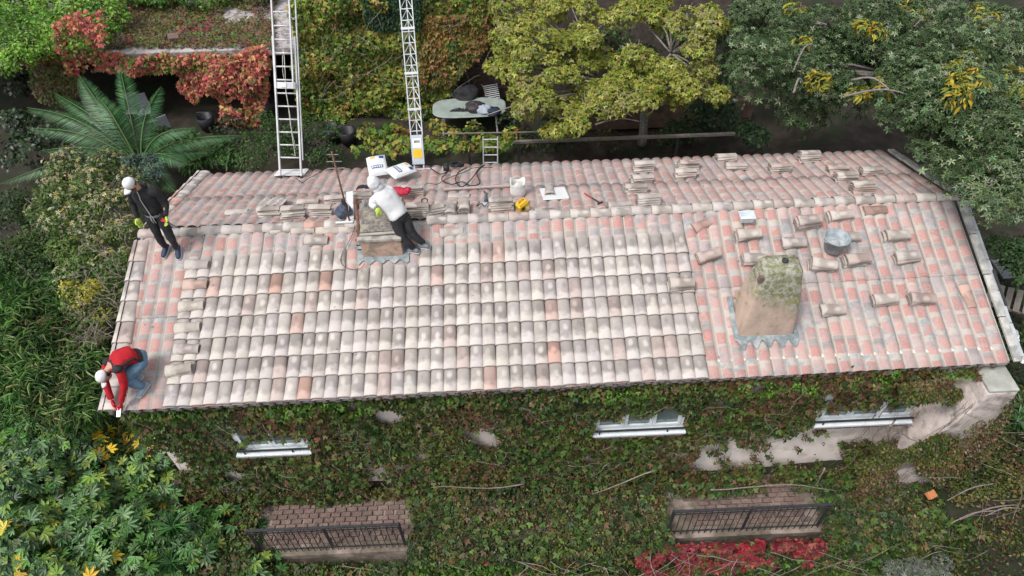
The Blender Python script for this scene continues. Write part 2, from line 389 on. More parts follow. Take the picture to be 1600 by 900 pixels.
def creamish(p=.045):
    k = random.random()
    if k < p: return random.choice([(1.0, .78, .72), (.98, .78, .74), (.95, .66, .58), (.86, .76, .74)])
    if k < p+.10: return (.92, .91, .93)
    if k < p+.18: return (.90, .80, .78)
    m = random.uniform(.88, 1.06); return (m, m*random.uniform(.97, 1.0), m*random.uniform(.94, .99))
PITCH = .217; X0 = .98+PITCH/2
def flash_zone(x, vr):   # vr distance from ridge down front slope: chimney footprints
    return (3.98 < x < 4.95 and vr < .86)
def put(name, me, M, color, parent=roof, label=None):
    o = bpy.data.objects.new(name, me); COL.objects.link(o); o.parent = parent
    o.matrix_basis = M      # the roof's own frame is the world frame
    o.color = (*color, 1)
    if label: o['label'] = label
    return o
# new cream cover tiles, 41 columns by seven rows
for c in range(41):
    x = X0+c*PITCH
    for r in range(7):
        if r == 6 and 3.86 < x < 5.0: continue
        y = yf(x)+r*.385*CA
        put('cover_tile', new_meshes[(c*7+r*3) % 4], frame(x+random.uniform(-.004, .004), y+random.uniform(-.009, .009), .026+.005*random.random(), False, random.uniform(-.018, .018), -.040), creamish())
# old roof: corrugated sheets, printed pink and cream like tiles, in two courses on each slope
def sheet(name, c0, c1, va, vb, back, lift):
    """columns c0..c1 (waves), from va to vb metres above the eave along the slope"""
    ns = 8; nu = (c1-c0)*ns; nv = 5; vs = []; uv = []
    tw = random.uniform(-.006, .006)
    for j in range(nv+1):
        for i in range(nu+1):
            ph = c0+i/ns; x = X0+(ph-.5)*PITCH; v = lerp(va, vb, j/nv)
            y = (yb(x)-v*CA) if back else (yf(x)+v*CA)
            f = abs((ph % 1)-.5)*2; h = .046*(1-f**2.4)
            vs.append(tuple(frame(x, y+tw, lift+h+.006*(1-j/nv), back).translation)); uv.append((ph+(200 if back else 0), v))
    n = len(vs); 
    for i in range(n): vs.append((vs[i][0], vs[i][1], vs[i][2]-.008))
    fs = []
    w1 = nu+1
    for j in range(nv):
        for i in range(nu):
            q = (j*w1+i, j*w1+i+1, (j+1)*w1+i+1, (j+1)*w1+i); fs.append(q if not back else q[::-1])
    for i in range(nu): q = (n+i, n+i+1, i+1, i); fs.append(q if not back else q[::-1])
    for j in range(nv): q = (n+(j+1)*w1, n+j*w1, j*w1, (j+1)*w1); fs.append(q); q = (n+j*w1+nu, n+(j+1)*w1+nu, (j+1)*w1+nu, j*w1+nu); fs.append(q)
    me = mesh_from(name, vs, fs, uv+uv, None, T_OLD); o = link('roof_sheet', me, None, roof); o.color = (1, 1, 1, 1); return o
cuts = [-4, 1, 6, 11, 16, 21, 26, 31, 36, 41, 46, 51, 56, 60, 64]
for i in range(len(cuts)-1):
    c0, c1 = cuts[i], cuts[i+1]
    sheet('sheet', c0, c1, .0, 1.72, False, -.022+.003*(i % 2)); sheet('sheet', c0, c1, 1.62, 3.22, False, -.008+.003*(i % 2))
    sheet('sheet', c0, c1, .0, 1.52, True, -.022+.003*(i % 2)); sheet('sheet', c0, c1, 1.42, (yb(7)-yr(7))/CA-.03, True, -.008+.003*(i % 2))
# eaves channel edge (dark scallop under the covers)
# ridge tiles
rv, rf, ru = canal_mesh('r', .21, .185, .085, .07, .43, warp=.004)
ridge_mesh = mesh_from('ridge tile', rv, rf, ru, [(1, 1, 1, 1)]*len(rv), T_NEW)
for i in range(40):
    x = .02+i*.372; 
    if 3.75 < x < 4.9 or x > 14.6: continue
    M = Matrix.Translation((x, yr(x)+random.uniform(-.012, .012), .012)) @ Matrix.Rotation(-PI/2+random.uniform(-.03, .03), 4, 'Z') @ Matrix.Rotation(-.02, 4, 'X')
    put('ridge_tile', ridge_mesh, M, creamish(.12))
# verge tiles on the left edge, on top and hanging over the side
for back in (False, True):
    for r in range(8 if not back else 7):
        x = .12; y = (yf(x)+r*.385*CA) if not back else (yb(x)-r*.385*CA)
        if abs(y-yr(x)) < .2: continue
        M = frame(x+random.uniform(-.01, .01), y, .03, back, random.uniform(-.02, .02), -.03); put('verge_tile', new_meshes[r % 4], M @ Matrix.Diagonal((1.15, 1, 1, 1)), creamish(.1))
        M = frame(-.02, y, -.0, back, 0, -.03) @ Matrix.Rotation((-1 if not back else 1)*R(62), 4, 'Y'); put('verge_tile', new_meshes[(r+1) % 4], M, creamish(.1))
# right verge: pale zinc strip and weathered boards
b = MB()
for (y0, y1, front) in ((yf(LEN), 0, 1), (0, yb(LEN), 0)):
    n = 4
    for i in range(n):
        a = lerp(y0, y1, i/n); c = lerp(y0, y1, (i+1)/n)-.02
        for xo, ww, hh, zz in ((14.99, .13, .05, .02),):
            b.bar((xo+random.uniform(-.01, .01), a, roofz(LEN, a)+zz), (xo, c, roofz(LEN, c)+zz+.01), ww, hh)
o = part(b, 'verge_strip', M_('pale mortar verge', (.58, .57, .53), (.40, .39, .37), 7, .8, 25, .6, c3=(.3, .3, .29), s3=4), roof, bevel=.008)
b = MB()
for i in range(9):
    y0 = lerp(-2.95, 2.2, i/9); y1 = lerp(-2.95, 2.2, (i+1)/9)-.015
    b.bar((15.1, y0, roofz(LEN, y0)-.015), (15.1, y1, roofz(LEN, y1)-.008), .085, .03)
part(b, 'verge_flashing', M_('zinc', (.62, .66, .68), (.45, .48, .5), 5, .4, metal=.3), roof, bevel=.004)
b = MB(); b.bar((15.13, -2.1, roofz(LEN, -2.1)+.02), (15.13, -1.45, roofz(LEN, -1.45)+.02), .035, .03); part(b, 'verge_gap', IRON, roof)
b = MB(); b.grid(lambda u, v: (15.05+.22*u+.03*math.sin(9*v), lerp(-3.0, -2.35, v)+.04*math.sin(11*u), roofz(LEN, lerp(-3.0, -2.35, v))-.03-.16*u+.025*math.sin(17*u+13*v)+.02*math.sin(31*v)), 12, 16)
part(b, 'foil_patch', M_('crumpled foil', (.75, .76, .78), (.5, .5, .52), 16, .3, 30, .8, metal=.5), roof)

# rafters ends / fascia shadow board under front eave
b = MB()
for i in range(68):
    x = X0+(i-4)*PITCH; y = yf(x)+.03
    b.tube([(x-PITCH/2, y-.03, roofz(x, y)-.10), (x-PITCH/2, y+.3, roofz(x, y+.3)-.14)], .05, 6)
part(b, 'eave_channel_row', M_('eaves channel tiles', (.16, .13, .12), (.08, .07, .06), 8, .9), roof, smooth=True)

# ---------------------------------------------------------------- chimney over the ridge with stone slab
fl = on_roof(567, 408, False); fr_ = on_roof(632, 404, False)
cx0, cx1, cyf = fl[0]+.02, fr_[0]-.01, (fl[1]+fr_[1])/2+.02
zt = None
for h in np.arange(.1, 1.2, .01):
    if proj((cx0, cyf, roofz(cx0, cyf)+h))[1] < 376: zt = roofz(cx0, cyf)+h; break
ybk = atz(590, 312, zt)[1]
b = MB(); b.box(((cx0+cx1)/2, (cyf+ybk)/2, (zt-1.0)/2-.0), (cx1-cx0, ybk-cyf, zt+1.0))
ch = part(b, 'chimney', M_('stained terracotta render', (.56, .38, .29), (.44, .31, .25), 9, .9, 40, .6, c3=(.28, .23, .19), s3=6), house, bevel=.01); tag(ch, 'square chimney with speckled stone slab on the ridge')
HOUSE_INV = None
b = MB(); b.box(((cx0+cx1)/2-.01, cyf+.02, zt+.0), (cx1-cx0+.06, .10, .055)); part(b, 'slab_edge', PLASTER2, ch, bevel=.008)
b = MB(); b.box(((cx0+cx1)/2-.015, (cyf+.14+ybk)/2, zt+.03), (cx1-cx0-.03, ybk-cyf-.16, .07)); part(b, 'stone_slab', CONC, ch, bevel=.012)
b = MB(); b.bar((cx0+.0, cyf+.1, zt+.035), (cx1+.0, cyf+.12, zt+.045), .05, .02); part(b, 'mortar_line', M_('pale mortar line', (.45, .43, .38)), ch)
def flashing(x0, x1, y0, y1, name='flashing', drip=.05, side=.1):
    b = MB()
    n = max(6, int((x1-x0+2*side)/.05))
    def lo(u):
        x = lerp(x0-side, x1+side, u); y = y0-.06-(drip+.05*noise(np.array([x*3.1, 1., 2.])))*abs(math.sin((x-X0)*PI/PITCH))**2.2; q = frame(x, y, .052+.018*abs(math.cos((x-X0)*PI/PITCH))); return q.translation
    def hi(u):
        x = lerp(x0-side, x1+side, u); q = frame(x, y0+.03, .06); return q.translation
    b.grid(lambda u, v: tuple(hi(u).lerp(lo(u), 1-v)), n*2, 3)
    for sx, xa, xb in ((0, x0-side, x0+.01), (1, x1-.01, x1+side)):
        b.grid(lambda u, v: tuple(frame(lerp(xa, xb, u), lerp(y0, y1, v), .055+.02*((u if sx == 0 else 1-u))).translation), 2, 6)
    return part(b, name, LEAD, roof, smooth=True)
flashing(cx0, cx1, cyf, min(ybk, -.12))

# tapered plaster chimney on the right
fl = on_roof(1152, 529, False); fr_ = on_roof(1240, 526, False); c2x = (fl[0]+fr_[0])/2; c2f = (fl[1]+fr_[1])/2; hw = (fr_[0]-fl[0])/2; dp = .62
zb = roofz(c2x, c2f)-.1
for h in np.arange(.3, 2.0, .02):
    if proj((c2x, c2f+dp*.62, zb+h))[1] < 412: break
ztop = zb+h
rings = []
for t, wx, wy, ox, oy in ((0, 1.0, 1.05, 0, 0), (.2, .98, 1.0, 0, .0), (.45, .92, .9, .03, .03), (.7, .80, .80, .06, .06), (.86, .70, .72, .075, .08), (.95, .66, .66, .08, .09), (1., .54, .50, .08, .09)):
    z = lerp(zb-.15, ztop, t); rings.append((t, z, hw*wx, dp/2*wy, c2x+ox*.6, c2f+dp/2+oy))
vs = []; n = 28
for t, z, a, d, ox, oy in rings:
    for k in range(n):
        th = 2*PI*k/n; e = .22 if t < .8 else .34
        sx = math.copysign(abs(math.cos(th))**e, math.cos(th)); sy = math.copysign(abs(math.sin(th))**e, math.sin(th))
        j = 1+.05*(noise(np.array([sx*2, sy*2, z*4.]))-.5)*2+.03*(noise(np.array([sx*6, sy*6, z*13.]))-.5)
        vs.append((ox+a*sx*j, oy+d*sy*j, z+.012*math.sin(k*2.3)))
fs = [(i*n+k, i*n+(k+1) % n, (i+1)*n+(k+1) % n, (i+1)*n+k) for i in range(len(rings)-1) for k in range(n)]+[tuple(range((len(rings)-1)*n, len(rings)*n))]
m, nt, bb = nodes('mossy plaster'); p = pos(nt)
col = ramp(nt, ntex(nt, 5, 5, p), [(.3, (.60, .45, .37)), (.55, (.50, .38, .31)), (.8, (.34, .28, .23))])
sz = N(nt, 'ShaderNodeSeparateXYZ'); nt.links.new(p, sz.inputs[0])
mz = math_(nt, 'ADD', math_(nt, 'MULTIPLY', math_(nt, 'SUBTRACT', sz.outputs[2], (zb+ztop)/2), 1.1), math_(nt, 'ADD', ntex(nt, 4, 5, p, .7), math_(nt, 'MULTIPLY', math_(nt, 'SUBTRACT', sz.outputs[0], c2x), .5)))
col = mix(nt, ramp(nt, mz, [(.40, 0.), (.78, .95)]), col, ramp(nt, ntex(nt, 12, 6, p, .75), [(.32, (.10, .11, .05)), (.46, (.22, .23, .13)), (.56, (.40, .40, .33)), (.7, (.50, .49, .45))]))
col = mix(nt, ramp(nt, ntex(nt, 7, 3, p, .6), [(.6, 0.), (.68, .8)]), col, (.30, .31, .07))
nt.links.new(col, bb.inputs['Base Color']); bb.inputs['Roughness'].default_value = .95; bump(nt, bb, ntex(nt, 28, 5, p, .7), .7, .03)
b = MB(); b.add(vs, fs); ch2 = part(b, 'chimney', m, house, smooth=True); tag(ch2, 'tapered plaster chimney with moss and a small pipe on top')
b = MB(); b.lathe([(.0, 0), (.045, .0), (.05, .02), (.05, .05), (.03, .06), (.025, .02), (0, .02)], (c2x+.09, c2f+dp/2+.1, ztop-.01), 14); part(b, 'flue_pipe', IRON, ch2, smooth=True)
b = MB(); b.box((c2x-hw*.66, c2f+dp*.25+.05, ztop-.16), (.07, .06, .12), Matrix.Rotation(.2, 3, 'Y')); part(b, 'brick', BRICKC[0], ch2, bevel=.006)
flashing(c2x-hw, c2x+hw, c2f, c2f+dp+.1, drip=.10, side=.07)

# ---------------------------------------------------------------- front wall: windows
FRAME = M_('white window frame', (.78, .82, .84), (.70, .75, .78), 8, .4)
def window(px0, px1, pyt, pyb, lab, panes=3):
    a = aty(px0, pyb, WY); c = aty(px1, pyb, WY); x0, x1 = a[0], c[0]; zb_ = (a[2]+c[2])/2+.17; zt_ = zb_+1.05; yw = WY-.07
    wn = empty('window', (0, 0, 0)); wn.parent = house; wn.matrix_basis = TO_HOUSE; wn['label'] = lab
    o = MB()
    f = .06
    o.box(((x0+x1)/2, yw, zb_+f/2), (x1-x0, .06, f)).box(((x0+x1)/2, yw, zt_-f/2), (x1-x0, .06, f))
    for s in (x0+f/2, x1-f/2): o.box((s, yw, (zb_+zt_)/2), (f, .058, zt_-zb_-2*f))
    fr = o.build('frame', FRAME, wn, bevel=.004)
    for i in range(panes):
        p0 = x0+f+(x1-x0-2*f)*i/panes; p1 = x0+f+(x1-x0-2*f)*(i+1)/panes
        s = MB(); g = .055
        s.box(((p0+p1)/2, yw-.02, zb_+f+g/2), (p1-p0-.008, .05, g)).box(((p0+p1)/2, yw-.02, zt_-f-g/2), (p1-p0-.008, .05, g))
        for q in (p0+g/2+.004, p1-g/2-.004): s.box((q, yw-.02, (zb_+zt_)/2), (g, .05, zt_-zb_-2*f-2*g))
        s.build('sash', FRAME, wn, bevel=.003)
        MB().box(((p0+p1)/2, yw-.015, (zb_+zt_)/2), (p1-p0-2*g, .008, zt_-zb_-2*f-2*g)).build('pane', GLASS, wn)
    MB().box(((x0+x1)/2, WY-.14, zb_-.05), (x1-x0+.08, .2, .05)).build('sill', FRAME, wn, bevel=.006)
    r = MB(); r.bar((x0-.05, WY-.20, zb_+.08), (x1+.03, WY-.20, zb_+.08), .03)
    for q in (x0+.12, x1-.3): r.bar((q, WY-.2, zb_-.1), (q, WY-.2, zb_+.08), .022); 
    r.bar((x0-.05, WY-.20, zb_+.08), (x0-.05, WY, zb_+.08), .02)
    r.build('guard_rail', IRON, wn)
    nb = int((x1-x0)/.16)
    base = None
    for i in range(nb):
        q = MB(); q.box((0, 0, 0), (.15, .2, .05)); o = q.build('sill_brick', BRICKC[i % 3], wn, bevel=.005) if i < 3 else link('sill_brick', bricks_m[i % 3], None, wn)
        if i < 3:
            if i == 0: bricks_m = []
            bricks_m.append(o.data)
        o.location = (x0+.08+i*(x1-x0)/nb, WY-.13, zb_-.115+random.uniform(-.004, .004)); o.rotation_euler.z = random.uniform(-.03, .03)
    return x0, x1, zb_, zt_
wins = [window(379, 490, 673, 699, 'narrow left window mostly hidden by ivy', 2), window(924, 1062, 637, 668, 'middle window with white frame and black bar', 3), window(1268, 1408, 620, 653, 'right window with white frame above brick sill', 3)]
# pier at the right end of the front wall
b = MB()
def pier_ring(z, x0, x1, y0, y1): return [(x0, y0, z), (x1, y0, z), (x1, y1, z), (x0, y1, z)]
lv = [(-1.30, 14.48, 14.98, -3.42, -2.8), (-1.6, 14.46, 15.0, -3.44, -2.8), (-2.4, 14.25, 15.02, -3.4, -2.8), (-3.3, 14.05, 15.04, -3.34, -2.8), (-4.9, 13.85, 15.08, -3.3, -2.8)]
vs = [p for l in lv for p in pier_ring(*l)]; b.add(vs, [(0, 1, 2, 3)]+[(i*4+k, (i+1)*4+k, (i+1)*4+(k+1) % 4, i*4+(k+1) % 4) for i in range(4) for k in range(4)])
pier = part(b, 'buttress', M_('pinkish cracked plaster', (.82, .72, .67), (.60, .51, .48), 4, .9, 20, .7, c3=(.33, .29, .27), s3=3), house, bevel=.03)
b = MB(); b.box((14.73, -3.12, -1.27), (.50, .60, .07)); part(b, 'cap', M_('greenish concrete cap', (.46, .47, .42), (.34, .34, .31), 6, .9, 30, .5), pier, bevel=.02)

# ---------------------------------------------------------------- terrace with two railings and brick floor
TZ = -4.9; RY = -4.0
b = MB(); b.box((LEN/2, (RY-.10+WY)/2, TZ-.08), (LEN-.2, WY-RY+.10, .16)).box((LEN/2, RY-.0, TZ-1.4), (LEN-.2, .16, 2.5))
terrace = part(b, 'terrace', M_('mossy brown masonry', (.22, .18, .14), (.12, .10, .08), 6, .95, 25, .7, c3=(.36, .29, .25), s3=2), house); tag(terrace, 'narrow terrace ledge at the foot of the ivy wall')
bm = [MB().box((0, 0, 0), (.205, .095, .04)).build('floor_brick', BRICKC[i], None, bevel=.006) for i in range(3)]
bmesh_ = [o.data for o in bm]
for o in bm: bpy.data.objects.remove(o)
rail_defs = []
for (pa, pb, yy0, yy1) in ((385, 622, 832, 815), (1056, 1308, 790, 778)):
    a = aty(pa, yy0, RY); c = aty(pb, yy1, RY); rail_defs.append((a[0], c[0]))
for i, (x0, x1) in enumerate(rail_defs):
    rows = 10; n = 0
    for r in range(rows):
        y = WY-.07-r*.105
        nx = int((x1-x0)/.215)
        for k in range(nx):
            if n >= 150: break
            x = x0+.1+k*.215+(.1 if r % 2 else 0)
            if (i == 1 and (x < x0+.5+.2*noise(np.array([r*1., 0, 0])))): continue
            o = bpy.data.objects.new('floor_brick', bmesh_[random.randrange(3)]); COL.objects.link(o); o.parent = terrace; o.matrix_basis = Matrix.Translation((x+random.uniform(-.004, .004), y, TZ+.018+random.uniform(-.005, .004))) @ Matrix.Rotation(random.uniform(-.06, .06), 4, 'Z') @ Matrix.Diagonal((random.uniform(.72, .98), random.uniform(.88, 1), 1, 1)); n += 1
            if i < 3 and not o.modifiers: 
                pass
    rl = empty('railing', (x0, RY, TZ)); rl.parent = house; rl.matrix_basis = TO_HOUSE @ Matrix.Translation((x0, RY, TZ)); rl['label'] = 'black iron railing of the %s terrace opening' % ('left', 'right')[i]
    L = x1-x0
    MB().box((L/2, 0, .97), (L, .05, .03)).build('top_rail', IRON, rl); MB().box((L/2, 0, .84), (L, .02, .02)).build('upper_bar', IRON, rl); MB().box((L/2, 0, .1), (L, .02, .02)).build('lower_bar', IRON, rl)
    nb = int(L/.115); bal = MB().tube([(0, -.022, .02), (0, -.022, .955)], .009, 6).build('baluster', IRON, rl); bal.location.x = .02
    for k in range(1, nb+1):
        o = bal.copy(); COL.objects.link(o); o.location.x = .02+k*(L-.04)/nb
    for xx in (0.01, L/2, L-.01): MB().box((xx, .03, .48), (.035, .035, .96)).build('post', IRON, rl)

# ================================================================= loose tiles, singly and in stacks
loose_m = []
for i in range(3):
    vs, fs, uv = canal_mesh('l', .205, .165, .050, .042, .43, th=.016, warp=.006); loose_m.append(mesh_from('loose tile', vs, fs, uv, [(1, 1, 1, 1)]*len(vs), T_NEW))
ORD = ['topmost tile', 'second tile down', 'third tile down', 'fourth tile down', 'fifth tile down', 'sixth tile down', 'seventh tile down']
def stack(px, py, n, where, rot=0, back=None, tint=None, pile=True, dx=.022, pitch=.043):
    """n nested tiles lying across the slope (rot 0) at a pixel; named one by one"""
    p = on_roof(px, py, back, .05+.013*n); bk = p[1] > yr(p[0])
    near_new = (not bk) and .9 < p[0] < 9.9 and (p[1]-yf(p[0]))/CA < 2.8
    base = .082 if near_new else .022
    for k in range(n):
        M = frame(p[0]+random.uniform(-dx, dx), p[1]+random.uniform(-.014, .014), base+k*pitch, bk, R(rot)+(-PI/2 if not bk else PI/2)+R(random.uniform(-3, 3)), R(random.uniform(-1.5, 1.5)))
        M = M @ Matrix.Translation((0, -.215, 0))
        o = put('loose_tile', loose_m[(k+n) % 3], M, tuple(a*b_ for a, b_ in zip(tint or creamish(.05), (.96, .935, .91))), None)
        if n == 1: lab = 'lone canal tile '+where
        else: lab = '%s in the stack %s' % (ORD[n-1-k] if k else 'bottom tile', where)
        tag(o, lab, 'tile', 'loose roof tiles laid out on the roof')
S = [(310, 413, 1, 'just below the shoes of the man in black'), (304, 444, 1, 'second below the man in black'), (299, 477, 1, 'third in the left column of single tiles'),
 (293, 511, 1, 'fourth in the left column, palest of them'), (291, 545, 1, 'fifth in the left column, above the crouching man'), (280, 577, 2, 'nearest the crouching man in red'),
 (420, 331, 4, 'under the corrugated sheet piece'), (457, 335, 6, 'left of the ridge middle, tall and wide'), (480, 315, 2, 'behind the tall wide stack left of the blue bucket'), (500, 331, 5, 'touching the left side of the dark blue bucket'),
 (525, 311, 3, 'behind the dark blue bucket'), (493, 373, 2, 'in front of the ridge left of the stone chimney'), (706, 360, 1, 'on the front slope right of the leaning man'),
 (643, 300, 5, 'under the cement bags'), (652, 331, 6, 'right of the leaning man below the red bag'), (566, 307, 3, 'behind the stone chimney beside the iron post'),
 (715, 304, 1, 'on top behind the two lengthwise stacks'), (697, 316, 1, 'left behind the two lengthwise stacks'), (783, 322, 6, 'left of the yellow box'), (808, 316, 2, 'behind the yellow box'),
 (852, 327, 1, 'right of the yellow box below the white board'), (1005, 262, 4, 'farthest in the line of four by the board'), (1003, 279, 2, 'second farthest of four by the white board'),
 (995, 296, 3, 'third farthest of four by the white board'), (1012, 315, 4, 'nearest the ridge of four by the board'), (969, 322, 2, 'low by the ridge left of the four'),
 (1076, 258, 3, 'rearmost of two amid the far slope'), (1072, 272, 3, 'front of two amid the far slope'), (1136, 246, 2, 'closest to the far eave beside the right trees'),
 (1151, 260, 2, 'just before the one at the far eave'), (1220, 263, 3, 'on the far slope between the two rightmost groups'), (1265, 246, 4, 'ragged one at the far eave under the branches'),
 (1310, 264, 2, 'dull one in the branch shade behind two paler stacks'), (1322, 277, 3, 'left of two pale stacks below the branches'), (1362, 267, 2, 'dark rightmost on the far slope'),
 (1348, 294, 4, 'tallest on the far slope near the right ridge end'), (1259, 346, 5, 'tallest on the front slope just below the ridge'), (1312, 335, 2, 'low pale one right of the tallest'),
 (1240, 377, 2, 'low pale left of the big grey bucket'), (1324, 367, 2, 'behind the big grey bucket'), (1399, 366, 3, 'right of the big grey bucket, upper one'),
 (1283, 412, 4, 'directly in front of the big grey bucket'), (1336, 404, 4, 'to the lower right of the big grey bucket'), (1416, 400, 3, 'rightmost in the row of the big grey bucket'),
 (1167, 364, 3, 'holding the white plastic tub'), (1106, 397, 3, 'left of the tapered chimney upper side'), (1178, 403, 3, 'touching the tapered chimney top'),
 (1062, 444, 3, 'at the right edge of the new cream tiles'), (1301, 481, 2, 'right of the tapered chimney, lone low one'), (1380, 465, 3, 'left of two side by side, lower right'), (1440, 464, 3, 'right of two side by side, lower right')]
for s_ in S:
    if s_[2] > 1: s_ = (s_[0], s_[1], s_[2]+(1 if s_[2] < 6 and s_[0] > 900 else 0), s_[3])
    rot = {1259: 6, 1283: -10, 1106: 12, 1368: 0, 1167: 4, 304: 2, 280: 5, 1312: 5}.get(s_[0], random.uniform(-4, 4)); stack(s_[0], s_[1], s_[2], s_[3], rot)
stack(1368, 325, 1, 'dark brown just below the ridge at the right', 0, tint=(.62, .46, .42)); stack(1100, 347, 1, 'pinkish and turned askew below the ridge', 22, tint=(.86, .62, .58))
stack(368, 329, 1, 'whitish alone on the far slope near the left end', 4, tint=(1.05, 1.05, 1.05)); stack(326, 357, 1, 'tipped against the ridge right of the man in black', 14, tint=(.95, .86, .8))
stack(675, 330, 4, 'fanned out right of the leaning man', 18, dx=.03); stack(705, 330, 3, 'left of the two lengthwise stacks by the ridge', 88); stack(725, 326, 4, 'right of the two lengthwise stacks by the ridge', 86)
stack(1512, 460, 1, 'pinkish lengthwise near the right verge', -84, tint=(1.0, .74, .66))
# row of loose tiles pushed up on the ridge line left of the chimney
for i, px in enumerate((438, 474, 512, 547)):
    stack(px, 355, 1, 'lying along the ridge, %s from the chimney' % ('fourth', 'third', 'second', 'first')[i], 0, tint=(.95, .93, .9))

def on(px, py, lift=.05, back=None):
    p = on_roof(px, py, back, lift); return Vector(p), frame(p[0], p[1], 0, p[1] > yr(p[0]))
def upright(px, py, dz=.04, back=None, rz=0):
    p = on_roof(px, py, back, .05); return Matrix.Translation((p[0], p[1], roofz(p[0], p[1])+dz)) @ Matrix.Rotation(rz, 4, 'Z')
def thing(name, M, label, cat, group=None):
    o = empty(name, (0, 0, 0), label, cat, group); o.matrix_basis = M; return o

# ---- corrugated sheet offcut
p, M = on(426, 317, .12); vs = MB()
vs.grid(lambda u, v: ((u-.5)*.52, (v-.5)*.36, .12+.02*math.cos(u*3.4*2*PI)), 40, 3)
vs.grid(lambda u, v: ((.5-u)*.52, (v-.5)*.36, .105+.02*math.cos((1-u)*3.4*2*PI)), 40, 3)
o = vs.build('corrugated_sheet', M_('grey pink sheet', (.56, .50, .47), (.44, .38, .36), 12, .85), smooth=True); o.matrix_basis = frame(p[0], p[1], 0, p[1] > 0, R(-8))
tag(o, 'small corrugated roofing offcut lying on tiles left of the blue bucket', 'sheet')

# ---- buckets
def bucket(px, py, name, lab, r0, r1, h, M2, lift, mat, inner, tilt=0, handles=True, rz=0, tdir='Y'):
    M = upright(px, py, lift) @ Matrix.Rotation(rz, 4, 'Z') @ Matrix.Rotation(tilt, 4, tdir)
    t = thing(name, M, lab, 'bucket')
    MB().lathe([(0, 0), (r0*.96, 0), (r0, .01), (r1, h), (r1+.012, h), (r1+.012, h-.015), (r1+.002, h-.02)], n=24).lathe([(r1+.004, h), (r1-.006, h-.005), (r0-.008, .012), (0, .012)], n=24).build('shell', mat, t, smooth=True)
    MB().lathe([(0, h*.45), (lerp(r0, r1, .42), h*.45)], n=20).ell((.02, .02, h*.42), (r0*.7, r0*.6, .05), jit=.1).build('contents', inner, t, smooth=True)
    if handles:
        for s in (-1, 1):
            MB().tube([(s*(r1+.005), -.035, h-.03), (s*(r1+.045), -.03, h-.005), (s*(r1+.05), 0, h), (s*(r1+.045), .03, h-.005), (s*(r1+.005), .035, h-.03)], .008, 6).build('handle', mat, t, smooth=True)
    return t
bucket(1300, 391, 'mortar_bucket', 'big grey rubber bucket with mortar among tile stacks', .15, .215, .30, None, .07, M_('blue grey rubber', (.22, .27, .30), (.42, .46, .48), 9, .6), M_('wet mortar', (.33, .36, .37), (.45, .47, .47), 10, .7), rz=R(20))
t = bucket(530, 343, 'blue_bucket', 'dark blue bucket lying tilted beside the white board on the ridge', .11, .135, .24, None, .16, M_('dark navy plastic', (.04, .06, .10), (.12, .15, .2), 14, .5), M_('mortar crumbs', (.2, .22, .24), (.3, .3, .3), 10, .8), tilt=R(58), handles=False, rz=R(20))
MB().tube([(.0, -.14, .22), (-.06, -.1, .29), (-.08, 0, .31), (-.06, .1, .29), (0, .14, .22)], .005, 5).build('handle', ALU, t)
# white plastic tub
M = upright(1164, 348, .12); t = thing('plastic_tub', M, 'white square plastic tub on a tile stack below the ridge', 'tub')
MB().box((0, 0, .005), (.20, .15, .01)).build('base', WHITE, t)
b = MB()
for s in (-1, 1): b.add([(s*.10, -.075, 0), (s*.125, -.1, .12), (s*.125, .1, .12), (s*.10, .075, 0)], [(0, 1, 2, 3)]); b.add([(-.10, s*.075, 0), (-.125, s*.1, .12), (.125, s*.1, .12), (.10, s*.075, 0)], [(0, 1, 2, 3)])
o = b.build('wall', M_('frosted white plastic', (.72, .78, .82), (.6, .68, .74), 8, .35), t); o.modifiers.new('s', 'SOLIDIFY').thickness = .004
b = MB().tube([(-.128, -.103, .12), (.128, -.103, .12), (.128, .103, .12), (-.128, .103, .12), (-.128, -.103, .12)], .008, 6); b.build('rim', WHITE, t)
# ---- yellow box tool, white sack, board with tiles
M = upright(819, 327, .02) @ Matrix.Rotation(R(35), 4, 'Z') @ Matrix.Rotation(R(-14), 4, 'Y')
YEL = solid('yellow plastic', (.80, .50, .02), .45); BLK = solid('black plastic', (.025, .025, .03), .5)
t = thing('yellow_case', M, 'bright yellow tool case standing between tile stacks on the ridge', 'tool case')
MB().box((0, 0, .12), (.22, .15, .22)).build('body', YEL, t, bevel=.02); MB().box((0, 0, .245), (.18, .12, .03)).build('lid', YEL, t, bevel=.01)
MB().tube([(-.06, 0, .255), (-.05, 0, .30), (.05, 0, .30), (.06, 0, .255)], .012, 6).build('handle', solid('orange', (.75, .25, .02)), t); MB().box((-.04, -.078, .15), (.07, .006, .06)).build('latch', BLK, t); MB().box((.05, -.077, .08), (.06, .005, .08)).build('paper_label', WHITE, t)
M = upright(809, 303, .02); t = thing('white_sack', M, 'open white sack with yellow scraps standing left of the white board', 'sack')
b = MB(); n = 22; rr = []
for j, (r, z) in enumerate([(.09, 0), (.14, .03), (.145, .12), (.14, .2), (.13, .27), (.14, .34), (.125, .34), (.11, .26), (.12, .14), (0, .12)]):
    for k in range(n): a = 2*PI*k/n; q = r*(1+.14*noise(np.array([math.cos(a)*2.2, math.sin(a)*2.2, z*6.]))-.07+.03*math.sin(5*a+z*20)); b.v.append((q*math.cos(a)*1.05, q*math.sin(a)*.85, z+(.05*math.sin(3*a) if j in (5, 6) else 0)))
b.f = [(j*n+k, j*n+(k+1) % n, (j+1)*n+(k+1) % n, (j+1)*n+k) for j in range(9) for k in range(n)]; b.n = len(b.v)
b.build('bag', M_('woven white plastic', (.76, .77, .76), (.66, .68, .67), 20, .6, 25, .5), t, smooth=True)
MB().ell((0, -.01, .18), (.09, .07, .06), jit=.2).build('yellow_scraps', YEL, t)
